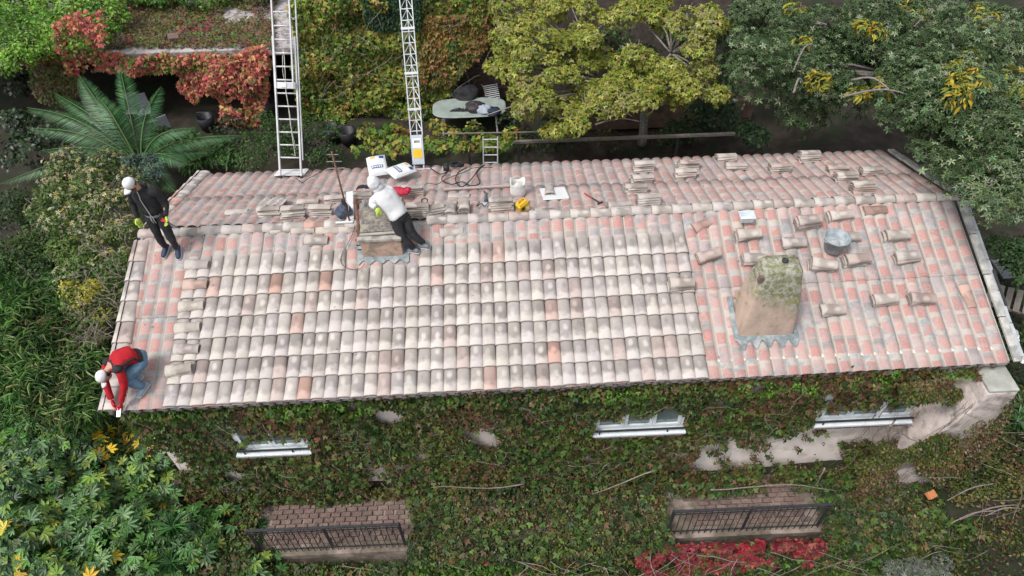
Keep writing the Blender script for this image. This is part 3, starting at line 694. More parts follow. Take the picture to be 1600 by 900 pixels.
p, M = on(866, 303, .05, True); t = thing('white_board', frame(p[0], p[1], .052, True, R(4)), 'flat white board lying on the far slope with two tiles on it', 'board')
MB().box((0, 0, .0), (.50, .58, .018)).build('panel', WHITE, t, bevel=.004)
MB().box((.12, .05, .011), (.18, .12, .004)).build('paper_sheet', M_('pale paper', (.72, .72, .70)), t)
stack(858, 298, 2, 'lying on the white board', 85, True)
# board under ladder
p, M = on(455, 270, .06, True); t = thing('ladder_board', frame(p[0], p[1], .06, True, R(-3)), 'white board under the feet of the tall aluminium ladder', 'board')
MB().box((0, 0, 0), (.66, .36, .02)).build('panel', WHITE, t, bevel=.004)
MB().box((-.27, 0, .014), (.04, .34, .012)).build('batten', WHITE, t)
# ---- cement bags
CEM = M_('white cement bag paper', (.74, .75, .76), (.62, .63, .64), 7, .7, 10, .3); BLU = solid('printed blue', (.03, .08, .28), .6)
def cement(px, py, lift, rz, ry, lab, sz=(.40, .54, .15)):
    t = thing('cement_bag', upright(px, py, lift, True) @ Matrix.Rotation(R(rz), 4, 'Z') @ Matrix.Rotation(R(ry), 4, 'X'), lab, 'cement bag', 'cement bags behind the leaning man')
    hx, hy, hz = sz[0]/2, sz[1]/2, sz[2]/2
    def top(x, y, k=0.): X, Y = abs(x)/hx, abs(y)/hy; return hz*(1-X**4)**.5*(1-Y**5)**.5*(.86+.22*noise(np.array([x*7+lift*9, y*7, 1.])))+k
    b = MB(); b.grid(lambda u, v: ((2*u-1)*hx, (2*v-1)*hy, top((2*u-1)*hx*.999, (2*v-1)*hy*.999)), 14, 16); b.grid(lambda u, v: ((1-2*u)*hx, (2*v-1)*hy, -hz*.7*(1-((2*u-1)*.999)**6)**.5*(1-((2*v-1)*.999)**6)**.5), 14, 16); b.build('bag', CEM, t, smooth=True)
    def strip(name, x0, x1, y0, y1, mat):
        s = MB(); s.grid(lambda u, v: (lerp(x0, x1, u)*hx, lerp(y0, y1, v)*hy, top(lerp(x0, x1, u)*hx, lerp(y0, y1, v)*hy, .005)), 8, 6); return s.build(name, mat, t, smooth=True)
    strip('printed_band', -.6, .6, -.42, -.12, BLU)
    for k in range(5): strip('letter', -.52+k*.22, -.38+k*.22, -.36, -.19, WHITE).location.z = .004
    strip('corner_print', .35, .8, .5, .8, BLU); strip('yellow_logo', -.6, -.1, .58, .75, YEL)
    MB().box((0, hy*.98, 0), (sz[0]*.8, .03, .025)).build('folded_end', CEM, t, bevel=.008)
    return t
cement(592, 272, .26, 12, 12, 'upright white cement bag with blue print behind the leaning man')
cement(628, 277, .22, -52, -8, 'white and blue cement bag lying on the tile stack right of the hooded man')
# red bag
b = MB(); b.ell((0, 0, .05), (.20, .10, .06), 14, 8, jit=.16).box((.14, .05, .07), (.12, .1, .05)); t = b.build('red_bag', solid('crimson cloth', (.62, .03, .07), .7, .5), smooth=True); t.matrix_basis = upright(627, 310, .19, True, R(-20)); tag(t, 'crumpled red bag right beside the back of the leaning man', 'bag')
# batten and level on the far slope
p0 = on_roof(693, 296, True, .08); p1 = on_roof(800, 290, True, .08)
tag(MB().bar(p0, p1, .05, .03).build('wooden_batten', M_('pink grey batten', (.50, .38, .36), (.4, .3, .28), 12, .8), bevel=.004), 'thin wooden batten lying across the far slope left of the sack', 'batten')
p0 = on_roof(913, 302, True, .08); p1 = on_roof(938, 317, True, .06); t = thing('hammer', Matrix.Identity(4), 'small hammer with red and black handle lying right of the white board', 'hammer')
MB().tube([p0, (Vector(p0)+Vector(p1))/2], .012, 6).build('handle', solid('red grip', (.5, .04, .03)), t); MB().tube([(Vector(p0)+Vector(p1))/2, p1], .012, 6).build('shaft', BLK, t); d = (Vector(p1)-Vector(p0)).normalized().cross(Vector((0, 0, 1))); MB().bar(Vector(p1)-d*.05, Vector(p1)+d*.06, .03).build('head', IRON, t)
# trowel standing in the stack, grinder with cable, drill pile
def pt(px, py, l=.06, back=True): return Vector(on_roof(px, py, back, l))
t = thing('hand_saw', Matrix.Identity(4), 'black handled trowel standing on tiles right of the red bag', 'trowel')
a = pt(664, 318, .15); MB().tube([a+Vector((-.05, 0, 0)), a+Vector((-.05, 0, .1)), a+Vector((.02, 0, .13)), a+Vector((.06, 0, .09)), a+Vector((.04, 0, .02)), a+Vector((-.04, 0, 0))], .012, 6).build('handle', BLK, t); MB().bar(a+Vector((-.02, 0, -.02)), a+Vector((.0, -.03, -.14)), .08, .006).build('blade', ALU, t)
t.name = 'trowel'
t = thing('angle_grinder', Matrix.Identity(4), 'grey and black angle grinder lying left of the tall stack by the yellow case', 'grinder')
a = pt(759, 315, .10); MB().tube([a, a+Vector((.01, .1, .05)), a+Vector((.02, .16, .07))], [.035, .032, .026], 10).build('body', solid('blue grey plastic', (.08, .12, .14)), t, smooth=True); MB().lathe([(0, 0), (.06, 0), (.06, .008), (0, .008)], a+Vector((-.0, -.05, -.02)), 18).build('disc', ALU, t)
MB().tube([a+Vector((0, .16, .07)), a+Vector((-.03, .22, .08))], .014, 6).build('grip', BLK, t)
def cable(name, pts, r, lab, mat=BLK, cat='cable', lift=.075):
    P = [pt(x, y, lift+.03*random.random(), None) for x, y in pts]; Q = []
    for i in range(len(P)-1):
        p_1 = P[max(i-1, 0)]; p0 = P[i]; p1 = P[i+1]; p2 = P[min(i+2, len(P)-1)]
        for k in range(5):
            t_ = k/5; Q.append(.5*((2*p0)+(p1-p_1)*t_+(2*p_1-5*p0+4*p1-p2)*t_*t_+(3*p0-p_1-3*p1+p2)*t_**3))
    Q.append(P[-1]); o = MB().tube(Q, r, 5).build(name, mat, smooth=True); return tag(o, lab, cat)
cable('power_cable', [(672, 262), (688, 272), (700, 268), (690, 280), (705, 288), (722, 284), (735, 290), (750, 286), (745, 270), (757, 258), (748, 264), (738, 278), (722, 292), (712, 282), (716, 270), (730, 262)], .012, 'black power cable snaking in loops right of the hoist foot')
cable('thin_cable', [(663, 290), (670, 286), (682, 288), (694, 282), (706, 276), (728, 268), (742, 262), (770, 262)], .007, 'thin dark cable running left from the loops to the tile stacks')
cable('short_cable', [(750, 315), (745, 322), (752, 318), (757, 322), (763, 316), (760, 310)], .009, 'short black cable coiled beside the angle grinder')
cable('black_cable', [(462, 278), (472, 285), (480, 280), (495, 272), (512, 262), (525, 258)], .007, 'black cord lying on tiles right of the ladder board')
cable('white_cable', [(555, 300), (556, 340), (551, 365), (541, 385), (533, 400), (534, 412), (545, 420), (562, 420), (570, 412)], .006, 'thin brown cable hanging down the roof left of the stone chimney', RUST)
# dark coil pile and machine
a = pt(697, 262, .1); t = thing('cable_drum', Matrix.Translation(a), 'black winch motor sitting right of the hoist foot at the far eave', 'motor'); MB().tube([(-.06, 0, 0), (.07, .01, .0)], .07, 12).build('housing', BLK, t, smooth=True); MB().box((0, 0, .07), (.06, .05, .05)).build('switch_box', IRON, t, bevel=.008); t.name = 'winch_motor'
a = pt(715, 259, .1); b = MB()
for k in range(7): b.tube([(.13*math.cos(q)*random.uniform(.8, 1.1), .07*math.sin(q)*random.uniform(.8, 1.1), .01*k+.01*math.sin(3*q)) for q in np.linspace(0, 6.4, 16)], .009, 5)
o = b.build('coiled_cable', BLK, smooth=True); o.location = a; tag(o, 'black cable coiled in a flat pile right of the winch motor', 'cable')

# ---- ladders
def ladder(feet, top, width, rung, rail, name, lab, extra=None):
    A = Vector(feet); B = Vector(top); d = (B-A).normalized(); L = (B-A).length
    X = Vector((1, 0, 0)); X = (X-d*X.dot(d)).normalized(); Z = X.cross(d); M = Matrix((X, d, Z)).transposed().to_4x4(); M.translation = A
    return thing(name, M, lab, 'ladder'), L
la, lb = on_roof(437, 276, True, .07), on_roof(472, 275, True, .07); mid = (Vector(la)+Vector(lb))/2
tp = (Vector(aty(424, 1, 4.3))+Vector(aty(457, 1, 4.3)))/2; tp = mid+(tp-mid)*1.22
t, L = ladder(mid, tp, 0, 0, 0, 'extension_ladder', 'tall two section aluminium ladder standing on the white board at the far eave')
W = .222; r = MB()
LR = M_('ladder aluminium', (.70, .70, .71), (.52, .53, .55), 4, .4, metal=.1)
MB().box((-W, L*.33, 0), (.035, L*.66, .065)).build('rail', LR, t, bevel=.004); MB().box((W, L*.33, 0), (.035, L*.66, .065)).build('rail', LR, t, bevel=.004)
for s in (-1, 1): MB().box((s*(W-.045)-.01, L*.71, .075), (.03, L*.58, .06)).build('fly_rail', LR, t, bevel=.004)
MB().box((W+.04, L*.48, -.03), (.025, L*.8, .05)).build('third_rail', LR, t, bevel=.003)
k = 0; y = .13; r0 = MB().tube([(-W, 0, 0), (W, 0, 0)], .016, 8).build('rung', LR, t, smooth=True); r0.location.y = y
while y < L*.98:
    y += .262
    o = r0.copy(); COL.objects.link(o); o.location = (0 if y < L*.62 else -.01, y, 0 if y < L*.44 else .075); o.scale.x = 1 if y < L*.44 else .84
for s in (-1, 1): MB().box((s*W, -.01, 0), (.05, .05, .09)).build('rubber_foot', BLK, t, bevel=.005)
MB().box((0, L*.435, .05), (.42, .13, .07)).build('locking_bracket', LR, t, bevel=.006)
MB().box((-.02, L*.435, .09), (.10, .08, .02)).build('latch', ALU, t, bevel=.004)
MB().tube([(0, L*.6, .05), (.02, L*.5, .1), (.0, L*.4, .05), (.03, L*.3, -.05), (.08, L*.2, .04), (.12, L*.1, .02), (.05, L*.11, .03)], .007, 5).build('rope', M_('white rope', (.65, .63, .58)), t, smooth=True)
MB().tube([(-.03, L*.6, .03), (-.04, L*.5, .06), (.01, L*.36, -.02), (.05, L*.25, .02), (.14, L*.14, .03)], .006, 5).build('rope', M_('white rope b', (.65, .63, .58)), t, smooth=True)
# lattice hoist
la = Vector(on_roof(655, 262, True, .05)); tp = (Vector(aty(624, 1, 4.6))+Vector(aty(644, 1, 4.6)))/2; tp = la+(tp-la)*1.2
t, L = ladder(la, tp, 0, 0, 0, 'lattice_hoist', 'narrow aluminium lattice hoist with yellow stickered foot at the far eave'); t['category'] = 'hoist'
W = .125; LH = M_('hoist aluminium', (.62, .65, .68), (.50, .53, .56), 5, .4, metal=.25)
for x, z in ((-W, 0), (W, 0), (0, -.12)): MB().box((x, L/2+.3, z), (.022, L-.6+.0, .03)).build('rail', LH, t, bevel=.003)
y = .55; k = 0
bay = MB().bar((-W, 0, 0), (W, 0, 0), .016).bar((-W, 0, 0), (0, .24, -.12), .011).bar((W, 0, 0), (0, .24, -.12), .011).bar((0, 0, -.12), (-W, 0, 0), .011).build('lattice_bay', LH, t); bay.location.y = .42
while y < L:
    y += .225; o = bay.copy(); COL.objects.link(o); o.location.y = y; k += 1
    if k % 2: o.scale.y = 1; 
for q in (.30, .48, .7): MB().box((0, L*q, .02), (W*2.3, .05, .03)).build('section_joint', LH, t)
MB().box((0, .38, .02), (.26, .62, .07)).build('base_section', M_('pale blue aluminium', (.50, .56, .62), (.42, .48, .55), 6, .4, metal=.2), t, bevel=.006)
MB().box((0, .30, .06), (.19, .19, .006)).build('yellow_sticker', YEL, t); MB().box((0, .52, .06), (.19, .2, .006)).build('white_sticker', WHITE, t)
s = MB(); [s.box((-.05+.025*i, .55, .066), (.015, .05, .003)) for i in range(5)]; s.build('sticker_print', IRON, t)
for x in (-.10, .10): MB().box((x, .03, 0), (.025, .14, .04)).build('leg', LH, t)
MB().box((.09, -.03, .0), (.56, .03, .03)).build('foot_bar', LH, t)
# small ladder behind the eave
a = Vector(aty(766, 262, 3.15)); a.z = -1.5; bt = Vector(aty(766, 214, 3.3)); t, L = ladder(a, bt, 0, 0, 0, 'small_ladder', 'small grey ladder reaching the far eave behind the roof')
for s in (-1, 1): MB().box((s*.16, L/2, 0), (.025, L, .04)).build('rail', ALU, t)
y = .1; r0 = MB().tube([(-.16, 0, 0), (.16, 0, 0)], .013, 6).build('rung', ALU, t); r0.location.y = y
while y < L-.2: y += .19; o = r0.copy(); COL.objects.link(o); o.location.y = y

# ---- antenna mast and iron bracket at the stone chimney
bx = Vector(on_roof(548, 352, None, 0)); top = None
for h in np.arange(.5, 3, .02):
    if proj(bx+Vector((0, 0, h)))[1] < 238: break
t = thing('antenna_mast', Matrix.Translation(bx), 'thin rusty antenna mast with short cross rods left of the stone chimney', 'antenna')
MB().tube([(0, 0, 0), (0, 0, h)], .016, 8).build('mast', RUST, t, smooth=True)
for i, (z, l) in enumerate(((h-.08, .10), (h-.22, .13), (h-.36, .16), (h-.55, .10))): MB().tube([(-l, .03, z), (l, -.02, z+.03)], .007, 6).build('rod', M_('dull antenna rod', (.3, .28, .27)), t)
MB().box((-.02, -.02, h*.35), (.05, .05, .1)).build('bracket', IRON, t)
a = Vector((cx0-.03, ybk-.05, zt+.0)); t = thing('iron_post', Matrix.Translation((cx0-.03, cyf+.35, roofz(cx0, cyf+.35))), 'rusty iron bracket bars bolted to the left side of the stone chimney', 'bracket')
q = zt-roofz(cx0, cyf+.35)
MB().tube([(-.02, -.12, q*.2), (-.02, .02, q+.05), (-.08, .40, q+.18)], .028, 8).build('bar', RUST, t); MB().tube([(-.06, .38, q+.10), (-.06, .42, q+.30)], .035, 8).build('clamp', RUST, t); MB().tube([(-.12, .40, q+.22), (.03, .40, q+.24)], .022, 8).build('cross_bar', RUST, t)
for z in (.25, .55, .9): MB().tube([(-.05, -.30, q*z), (.04, -.30, q*z)], .014, 6).build('bolt', IRON, t)
MB().box((-.05, .05, q*.6), (.06, .14, .22)).build('terracotta_piece', BRICKC[1], t, bevel=.01)
# white board strip left of chimney
p0 = Vector(on_roof(572 - 22, 349, None, .05)); p1 = Vector(on_roof(573 - 22, 312, None, .05))
t = thing('white_plank', Matrix.Identity(4), 'narrow upright white plank between the blue bucket and the iron post', 'plank')
MB().bar(p0+Vector((-.02, 0, .06)), p1+Vector((-.02, 0, .2)), .13, .02).build('panel', WHITE, t, bevel=.004); MB().bar(p0+Vector((-.28, -.03, .06)), p0+Vector((.03, -.03, .06)), .04, .02).build('crosspiece', WHITE, t)

# ================================================================= people
SKIN = M_('skin', (.55, .33, .24), (.48, .27, .19), 8, .55)
def skin(name, pts, edges, mat, parent, root=0, sub=1):
    me = bpy.data.meshes.new(name); me.from_pydata([p[:3] for p in pts], edges, []); o = link(name, me, mat, parent)
    m = o.modifiers.new('skin', 'SKIN'); m.use_smooth_shade = True
    for i, p in enumerate(pts):
        r = p[3]; d = me.skin_vertices[0].data[i]; d.radius = (r, r) if not hasattr(r, '__len__') else r; d.use_root = (i == root)
    s = o.modifiers.new('sub', 'SUBSURF'); s.levels = sub; s.render_levels = sub; return o
def hand(wrist, direc, palmn, side, mat, parent, grip=.5, s=1., name='hand'):
    """palm, four unequal curled fingers and a thumb from the side, as one skinned mesh"""
    w = Vector(wrist); d = Vector(direc).normalized(); n = Vector(palmn); n = (n-d*n.dot(d)).normalized(); x = d.cross(n)*side
    pts = [(*w, .026*s)]; ed = []
    pc = w+d*.05*s; pts.append((*pc, .034*s)); ed.append((0, 1)); 
    for k, (off, ln) in enumerate(((.030, .066), (.010, .075), (-.010, .070), (-.029, .055))):
        a = w+d*.085*s+x*off*s; i = len(pts); pts.append((*a, .0135*s)); ed.append((1, i)); q = a; dd = d.copy()
        for j in range(3):
            ang = grip*(.5+.35*j); dd = (dd*math.cos(ang)+n*math.sin(ang)).normalized(); q = q+dd*ln*s*(.42, .32, .26)[j]; pts.append((*q, (.0105, .0095, .008)[j]*s)); ed.append((len(pts)-2, len(pts)-1))
    a = w+d*.03*s+x*.035*s; i = len(pts); pts.append((*a, .015*s)); ed.append((1, i)); b_ = a+(x*.6+d*.7+n*.35).normalized()*.035*s; pts.append((*b_, .012*s)); ed.append((i, i+1)); c = b_+(x*.1+d*.8+n*.6).normalized()*.03*s; pts.append((*c, .0095*s)); ed.append((i+1, i+2))
    return skin(name, pts, ed, mat, parent, 0, 1)
def head_parts(t, c, face, up, hair, cap=WHITE, brim=True, beard=None, hood=None):
    """face = looking direction"""
    f = Vector(face).normalized(); u = Vector(up); u = (u-f*u.dot(f)).normalized(); x = u.cross(f)*-1; x = f.cross(u); c = Vector(c)
    Mx = Matrix((x, f, u)).transposed().to_4x4(); Mx.translation = c; R3 = Mx.to_3x3()
    b = MB(); nu, nv = 20, 14
    for j in range(nv+1):
        th = PI*j/nv
        for k in range(nu):
            a = 2*PI*k/nu; sx, sy, sz_ = math.sin(th)*math.cos(a), math.sin(th)*math.sin(a), math.cos(th)
            X = .074*sx; Y = .093*sy; Z = .112*sz_
            if sz_ < 0: X *= 1+.28*sz_; Y *= 1+(.10 if sy > 0 else .30)*sz_
            if sy > .3: Y *= .94; Y += .022*math.exp(-((sx/.16)**2+((sz_+.12)/.20)**2)) + .008*math.exp(-((sx/.3)**2+((sz_+.62)/.2)**2))-.007*math.exp(-(((abs(sx)-.36)/.14)**2+((sz_-.08)/.12)**2))
            b.v.append(tuple(Mx @ Vector((X, Y, Z))))
    b.f = [(j*nu+k, (j+1)*nu+k, (j+1)*nu+(k+1) % nu, j*nu+(k+1) % nu) for j in range(nv) for k in range(nu)]; b.n = len(b.v)
    b.build('head', SKIN, t, smooth=True)
    for s in (-1, 1):
        MB().ell(Mx @ Vector((s*.075, -.005, -.005)), (.010, .020, .030), 8, 6, R3).build('ear', SKIN, t, smooth=True)
        MB().ell(Mx @ Vector((s*.030, .079, .012)), (.012, .008, .007), 8, 6, R3).build('eye', IRON, t, smooth=True)
    MB().ell(Mx @ Vector((0, .088, -.052)), (.022, .007, .006), 8, 5, R3).build('mouth', solid('lips', (.4, .16, .13)), t, smooth=True)
    HM = solid('hair', hair, .8)
    MB().ell(Mx @ Vector((0, -.020, .020)), (.081, .084, .098), 16, 10, R3, jit=.015).build('hair', HM, t, smooth=True)
    if beard:
        MB().ell(Mx @ Vector((0, .040, -.066)), (.058, .050, .048), 14, 8, R3, jit=.03).build('beard', solid('beard', beard, .85), t, smooth=True)
    if cap:
        q = MB(); n = 24; prof = [(1.0, .018), (1.0, .05), (.93, .085), (.72, .115), (.38, .132), (.0, .137)]
        for r, z in prof:
            for k in range(n): a = 2*PI*k/n; q.v.append(tuple(Mx @ Vector((.090*r*math.cos(a), .105*r*math.sin(a)-.002, z))))
        q.f = [(j*n+k, j*n+(k+1) % n, (j+1)*n+(k+1) % n, (j+1)*n+k) for j in range(5) for k in range(n)]; q.n = len(q.v); co = q.build('cap', cap, t, smooth=True); co.modifiers.new('s', 'SOLIDIFY').thickness = .005
        q = MB(); q.grid(lambda uu, vv: tuple(Mx @ Vector(((uu-.5)*.155*(1-.22*vv), .085+.018*math.sin(PI*uu)+.072*vv*(.6+.4*math.sin(PI*uu)), .032-.022*vv*1.2-.03*(2*uu-1)**2)) if False else Mx @ Vector(((uu-.5)*.165*(1-.25*vv), .085+.018*math.sin(PI*uu)+.095*vv*(.6+.4*math.sin(PI*uu)), .034-.02*vv-.03*(2*uu-1)**2))), 10, 4); v = q.build('cap_brim', cap, t, smooth=True); v.modifiers.new('s', 'SOLIDIFY').thickness = .006
        MB().ell(Mx @ Vector((0, 0, .139)), (.008, .008, .005), 8, 5).build('cap_button', cap, t)
    return Mx
def L3(a, b, t): return tuple(lerp(p, q, t) for p, q in zip(a, b))
def sleeve(mb, pts, rs, n=12):
    mb.tube(pts, rs, n)
def smoothpath(P, rs, k=4):
    P = [Vector(p) for p in P]; Q = []; rr = []
    for i in range(len(P)-1):
        a, b_, c, d = P[max(i-1, 0)], P[i], P[i+1], P[min(i+2, len(P)-1)]
        for j in range(k):
            t_ = j/k; Q.append(.5*((2*b_)+(c-a)*t_+(2*a-5*b_+4*c-d)*t_*t_+(3*b_-a-3*c+d)*t_**3)); rr.append(lerp(rs[i], rs[i+1], t_))
    Q.append(P[-1]); rr.append(rs[-1]); return Q, rr
def limb(mb, P, rs, n=12, wr=.0):
    Q, rr = smoothpath(P, rs); mb.tube(Q, [r*(1+wr*math.sin(i*2.1)) for i, r in enumerate(rr)], n); return mb
FOLD = bpy.data.textures.new('folds', 'CLOUDS'); FOLD.noise_scale = .11; FOLD.noise_depth = 2
def crumple(o, k=.045):
    m = o.modifiers.new('sub', 'SUBSURF'); m.levels = m.render_levels = 1
    d = o.modifiers.new('folds', 'DISPLACE'); d.texture = FOLD; d.strength = k; d.mid_level = .5; d.texture_coords = 'LOCAL'; return o
def shoe(t, ankle, toe_dir, up, mat, sole):
    d = Vector(toe_dir).normalized(); u = Vector(up); u = (u-d*u.dot(d)).normalized(); x = d.cross(u); R3 = Matrix((x, d, u)).transposed(); a = Vector(ankle)
    b = MB(); b.loft([(a+d*y+u*z, x*w_, u*h_) for y, z, w_, h_ in ((-.085, -.035, .02, .02), (-.075, -.03, .036, .04), (-.03, -.02, .040, .055), (.03, -.03, .044, .05), (.09, -.045, .048, .034), (.15, -.052, .042, .026), (.18, -.056, .02, .015))], 12)
    b.build('shoe', mat, t, smooth=True)
    b = MB(); b.loft([(a+d*y+u*-.078, x*w_, u*.014) for y, w_ in ((-.092, .015), (-.08, .038), (-.03, .042), (.04, .047), (.10, .052), (.16, .046), (.188, .02))], 12); b.build('sole', sole, t, smooth=True)
def body_mesh(t, J, mat=SKIN):
    """one continuous body under the clothes; J: joints"""
    pts = [(*J['pelvis'], .09), (*J['waist'], .09), (*J['chest'], .09), (*J['neck0'], .055), (*J['neck'], .05), (*J['head'], .06)]; ed = [(0, 1), (1, 2), (2, 3), (3, 4), (4, 5)]
    for s in 'lr':
        i = len(pts); pts += [(*J['sh'+s], .05), (*J['el'+s], .036), (*J['wr'+s], .024)]; ed += [(2, i), (i, i+1), (i+1, i+2)]
        i = len(pts); pts += [(*J['hip'+s], .08), (*J['kn'+s], .05), (*J['an'+s], .035)]; ed += [(0, i), (i, i+1), (i+1, i+2)]
    return skin('body', pts, ed, mat, t, 0, 1)
BLKC = M_('black cotton', (.018, .018, .021), (.032, .032, .036), 9, .85, 14, .5); GLV = solid('lime work glove', (.55, .72, .12), .8)
# --- man in black at the left end of the ridge
f1 = Vector(on_roof(262, 394, False, .05)); f2 = Vector(on_roof(279, 396, False, .05)); base = (f1+f2)/2
t = thing('person', Matrix.Translation((base[0], base[1], 0)), 'man in black hoodie, white cap and lime gloves standing at the left ridge end', 'person')
zb1 = roofz(base[0], base[1])+.065; Z = lambda z: z+zb1
J = dict(pelvis=(0, .06, Z(.90)), waist=(-.01, .05, Z(1.05)), chest=(-.02, .04, Z(1.27)), neck0=(-.02, .03, Z(1.42)), neck=(-.025, .0, Z(1.47)), head=(-.03, -.03, Z(1.58)),
 shl=(-.19, .04, Z(1.37)), ell=(-.27, .05, Z(1.10)), wrl=(-.25, -.05, Z(.88)), shr=(.16, .03, Z(1.37)), elr=(.26, .06, Z(1.11)), wrr=(.25, -.08, Z(.92)),
 hipl=(-.09, .06, Z(.86)), knl=(-.105, .01, Z(.47)), anl=(-.11, .03, Z(.10)), hipr=(.09, .06, Z(.86)), knr=(.10, -.01, Z(.46)), anr=(.11, .0, Z(.08)))
body_mesh(t, J)
b = MB(); X = Vector((1, 0, 0)); Y = Vector((0, 1, 0))
b.loft([(Vector(J['pelvis'])+Vector((0, 0, -.01)), X*.165, Y*.115), (Vector(J['pelvis'])+Vector((0, 0, .06)), X*.175, Y*.125), (J['waist'], X*.17, Y*.12), (L3(J['waist'], J['chest'], .5), X*.18, Y*.125), (J['chest'], X*.195, Y*.13), (L3(J['chest'], J['neck0'], .45), X*.20, Y*.12), (L3(J['chest'], J['neck0'], .75), X*.16, Y*.10), (J['neck0'], X*.08, Y*.08), (Vector(J['neck0'])+Vector((0, 0, .04)), X*.07, Y*.07)], 18)
for s in 'lr': limb(b, [L3(J['sh'+s], J['chest'], .25), J['sh'+s], J['el'+s], J['wr'+s]], [.07, .075, .058, .042], wr=.04)
b.ell(Vector(J['neck0'])+Vector((0, .07, .0)), (.12, .07, .06))
crumple(b.build('hoodie', BLKC, t, smooth=True))
b = MB(); yz = [(0, -.129, Z(.90)), (0, -.130+.05, Z(1.05)), (-.01, -.094, Z(1.27)), (-.018, -.085, Z(1.38)), (-.02, -.055, Z(1.45))]
b.tube([(x, y-.0, z) for x, y, z in ((0.0, -.070, Z(.90)), (-.008, -.078, Z(1.05)), (-.015, -.092, Z(1.2)), (-.02, -.094, Z(1.29)), (-.02, -.07, Z(1.38)), (-.025, -.06, Z(1.45)))], .008, 6); b.build('zip', M_('pale zip', (.55, .56, .55)), t)
b = MB(); c = Vector(J['pelvis'])+Vector((0, 0, -.0)); b.loft([(c+Vector((0, 0, -.03)), X*.174, Y*.125), (c+Vector((0, 0, .015)), X*.178, Y*.13)], 18, False); b.build('waist_band', M_('grey blue rib', (.22, .26, .32)), t, smooth=True)
b = MB(); [b.tube([(x, -.075, Z(.91)), (x+.01, -.10, Z(.84)), (x+.02, -.09, Z(.78))], .006, 5) for x in (-.02, .02)]; b.build('drawstring', M_('grey cord', (.5, .5, .48)), t)
b = MB()
for s, sg in (('l', -1), ('r', 1)): limb(b, [Vector(J['hip'+s])+Vector((-sg*.01, 0, .06)), J['hip'+s], J['kn'+s], Vector(J['an'+s])+Vector((0, 0, .02))], [.10, .105, .075, .052], 14, wr=.03)
b.loft([(Vector(J['pelvis'])+Vector((0, 0, -.1)), X*.14, Y*.10), (J['pelvis'], X*.16, Y*.11), (Vector(J['pelvis'])+Vector((0, 0, .06)), X*.155, Y*.11)], 16)
crumple(b.build('trousers', BLKC, t, smooth=True))
NAVY = solid('navy trainer', (.03, .05, .09), .6); SOLE = solid('white sole', (.7, .7, .7), .6)
shoe(t, J['anl'], (-.25, -1, -.32), (0, -.3, 1), NAVY, SOLE); shoe(t, J['anr'], (.1, -1, -.32), (0, -.3, 1), NAVY, SOLE)
hand(J['wrl'], (-.05, -.15, -1), (.6, -.4, 0), 1, GLV, t, .35, 1.25); hand(J['wrr'], (-.02, -.35, -.9), (-.6, -.5, 0), -1, GLV, t, .8, 1.25)
head_parts(t, (-.06, -.06, Z(1.60)), (-.55, -.75, -.62), (-.12, -.3, 1), (.06, .04, .03), cap=M_('white cap', (.80, .80, .80), (.74, .74, .75)), beard=(.14, .05, .03))
tl = thing('cutting_pliers', Matrix.Translation((base[0]+.25, base[1]-.14, Z(.84))), 'red handled cutters held by the man in black', 'pliers')
MB().tube([(-.09, .02, .02), (.0, 0, 0)], .016, 6).build('handle', solid('red plastic', (.6, .05, .03)), tl); MB().tube([(-.07, .04, .05), (.02, 0, 0)], .013, 6).build('handle', solid('red plastic', (.6, .05, .03)), tl)
MB().tube([(0, 0, 0), (.10, -.05, -.04), (.22, -.09, -.08)], [.02, .014, .008], 6).build('jaws', IRON, tl)

# --- man in white hoodie leaning over the stone chimney
fa = Vector(on_roof(648, 396, False, .05)); fb = Vector(on_roof(664, 389, False, .05))
t = thing('person', Matrix.Translation((fa[0], fa[1], 0)), 'man in white hoodie and black trousers leaning over the stone slab chimney', 'person')
zb1 = roofz(fa[0], fa[1])+.06
def W_(px, py, y):  # world point from pixel on a plane y, local to this person
    q = Vector(aty(px, py, y)); return q-Vector((fa[0], fa[1], 0))
hy = fa[1]+.30
P_ = lambda px, py, dy: tuple(W_(px, py, fa[1]+dy))
J = dict(anl=(0, 0, zb1+.09), anr=tuple(Vector(fb)-Vector((fa[0], fa[1], 0))+Vector((0, 0, .10))), pelvis=P_(624, 338, .20), waist=P_(618, 327, .26), chest=P_(604, 309, .34), neck0=P_(594, 297, .38), neck=P_(590, 292, .39), head=P_(583, 287, .40),
 hipl=P_(619, 344, .16), hipr=P_(632, 340, .24), shl=P_(589, 309, .30), shr=P_(610, 297, .46), ell=P_(581, 318, .24), wrl=P_(587, 325, .16), elr=P_(590, 290, .55), wrr=P_(570, 292, .60))
def midk(a, b_, dx, dy, dz): q = (Vector(a)+Vector(b_))/2; return (q[0]+dx, q[1]+dy, q[2]+dz)
J['knl'] = midk(J['hipl'], J['anl'], -.04, -.05, 0); J['knr'] = midk(J['hipr'], J['anr'], -.04, -.05, 0)
print('white man', {k: tuple(round(float(c), 2) for c in v) for k, v in J.items()})
body_mesh(t, J)
ax = (Vector(J['chest'])-Vector(J['pelvis'])).normalized(); sd_ = (Vector(J['shr'])-Vector(J['shl'])).normalized(); sd_ = (sd_-ax*sd_.dot(ax)).normalized(); fr3 = ax.cross(sd_)
WHC = M_('white hoodie cotton', (.74, .75, .76), (.66, .67, .69), 6, .85, 6, 1.)
b = MB(); V = Vector
b.loft([(V(J['pelvis'])-ax*.02, sd_*.17, fr3*.125), (V(J['pelvis'])+ax*.03, sd_*.185, fr3*.14), (J['waist'], sd_*.175, fr3*.13), (L3(J['waist'], J['chest'], .5), sd_*.19, fr3*.135), (J['chest'], sd_*.205, fr3*.14), (L3(J['chest'], J['neck0'], .6), sd_*.19, fr3*.12), (J['neck0'], sd_*.10, fr3*.09), (J['neck'], sd_*.08, fr3*.08)], 18)
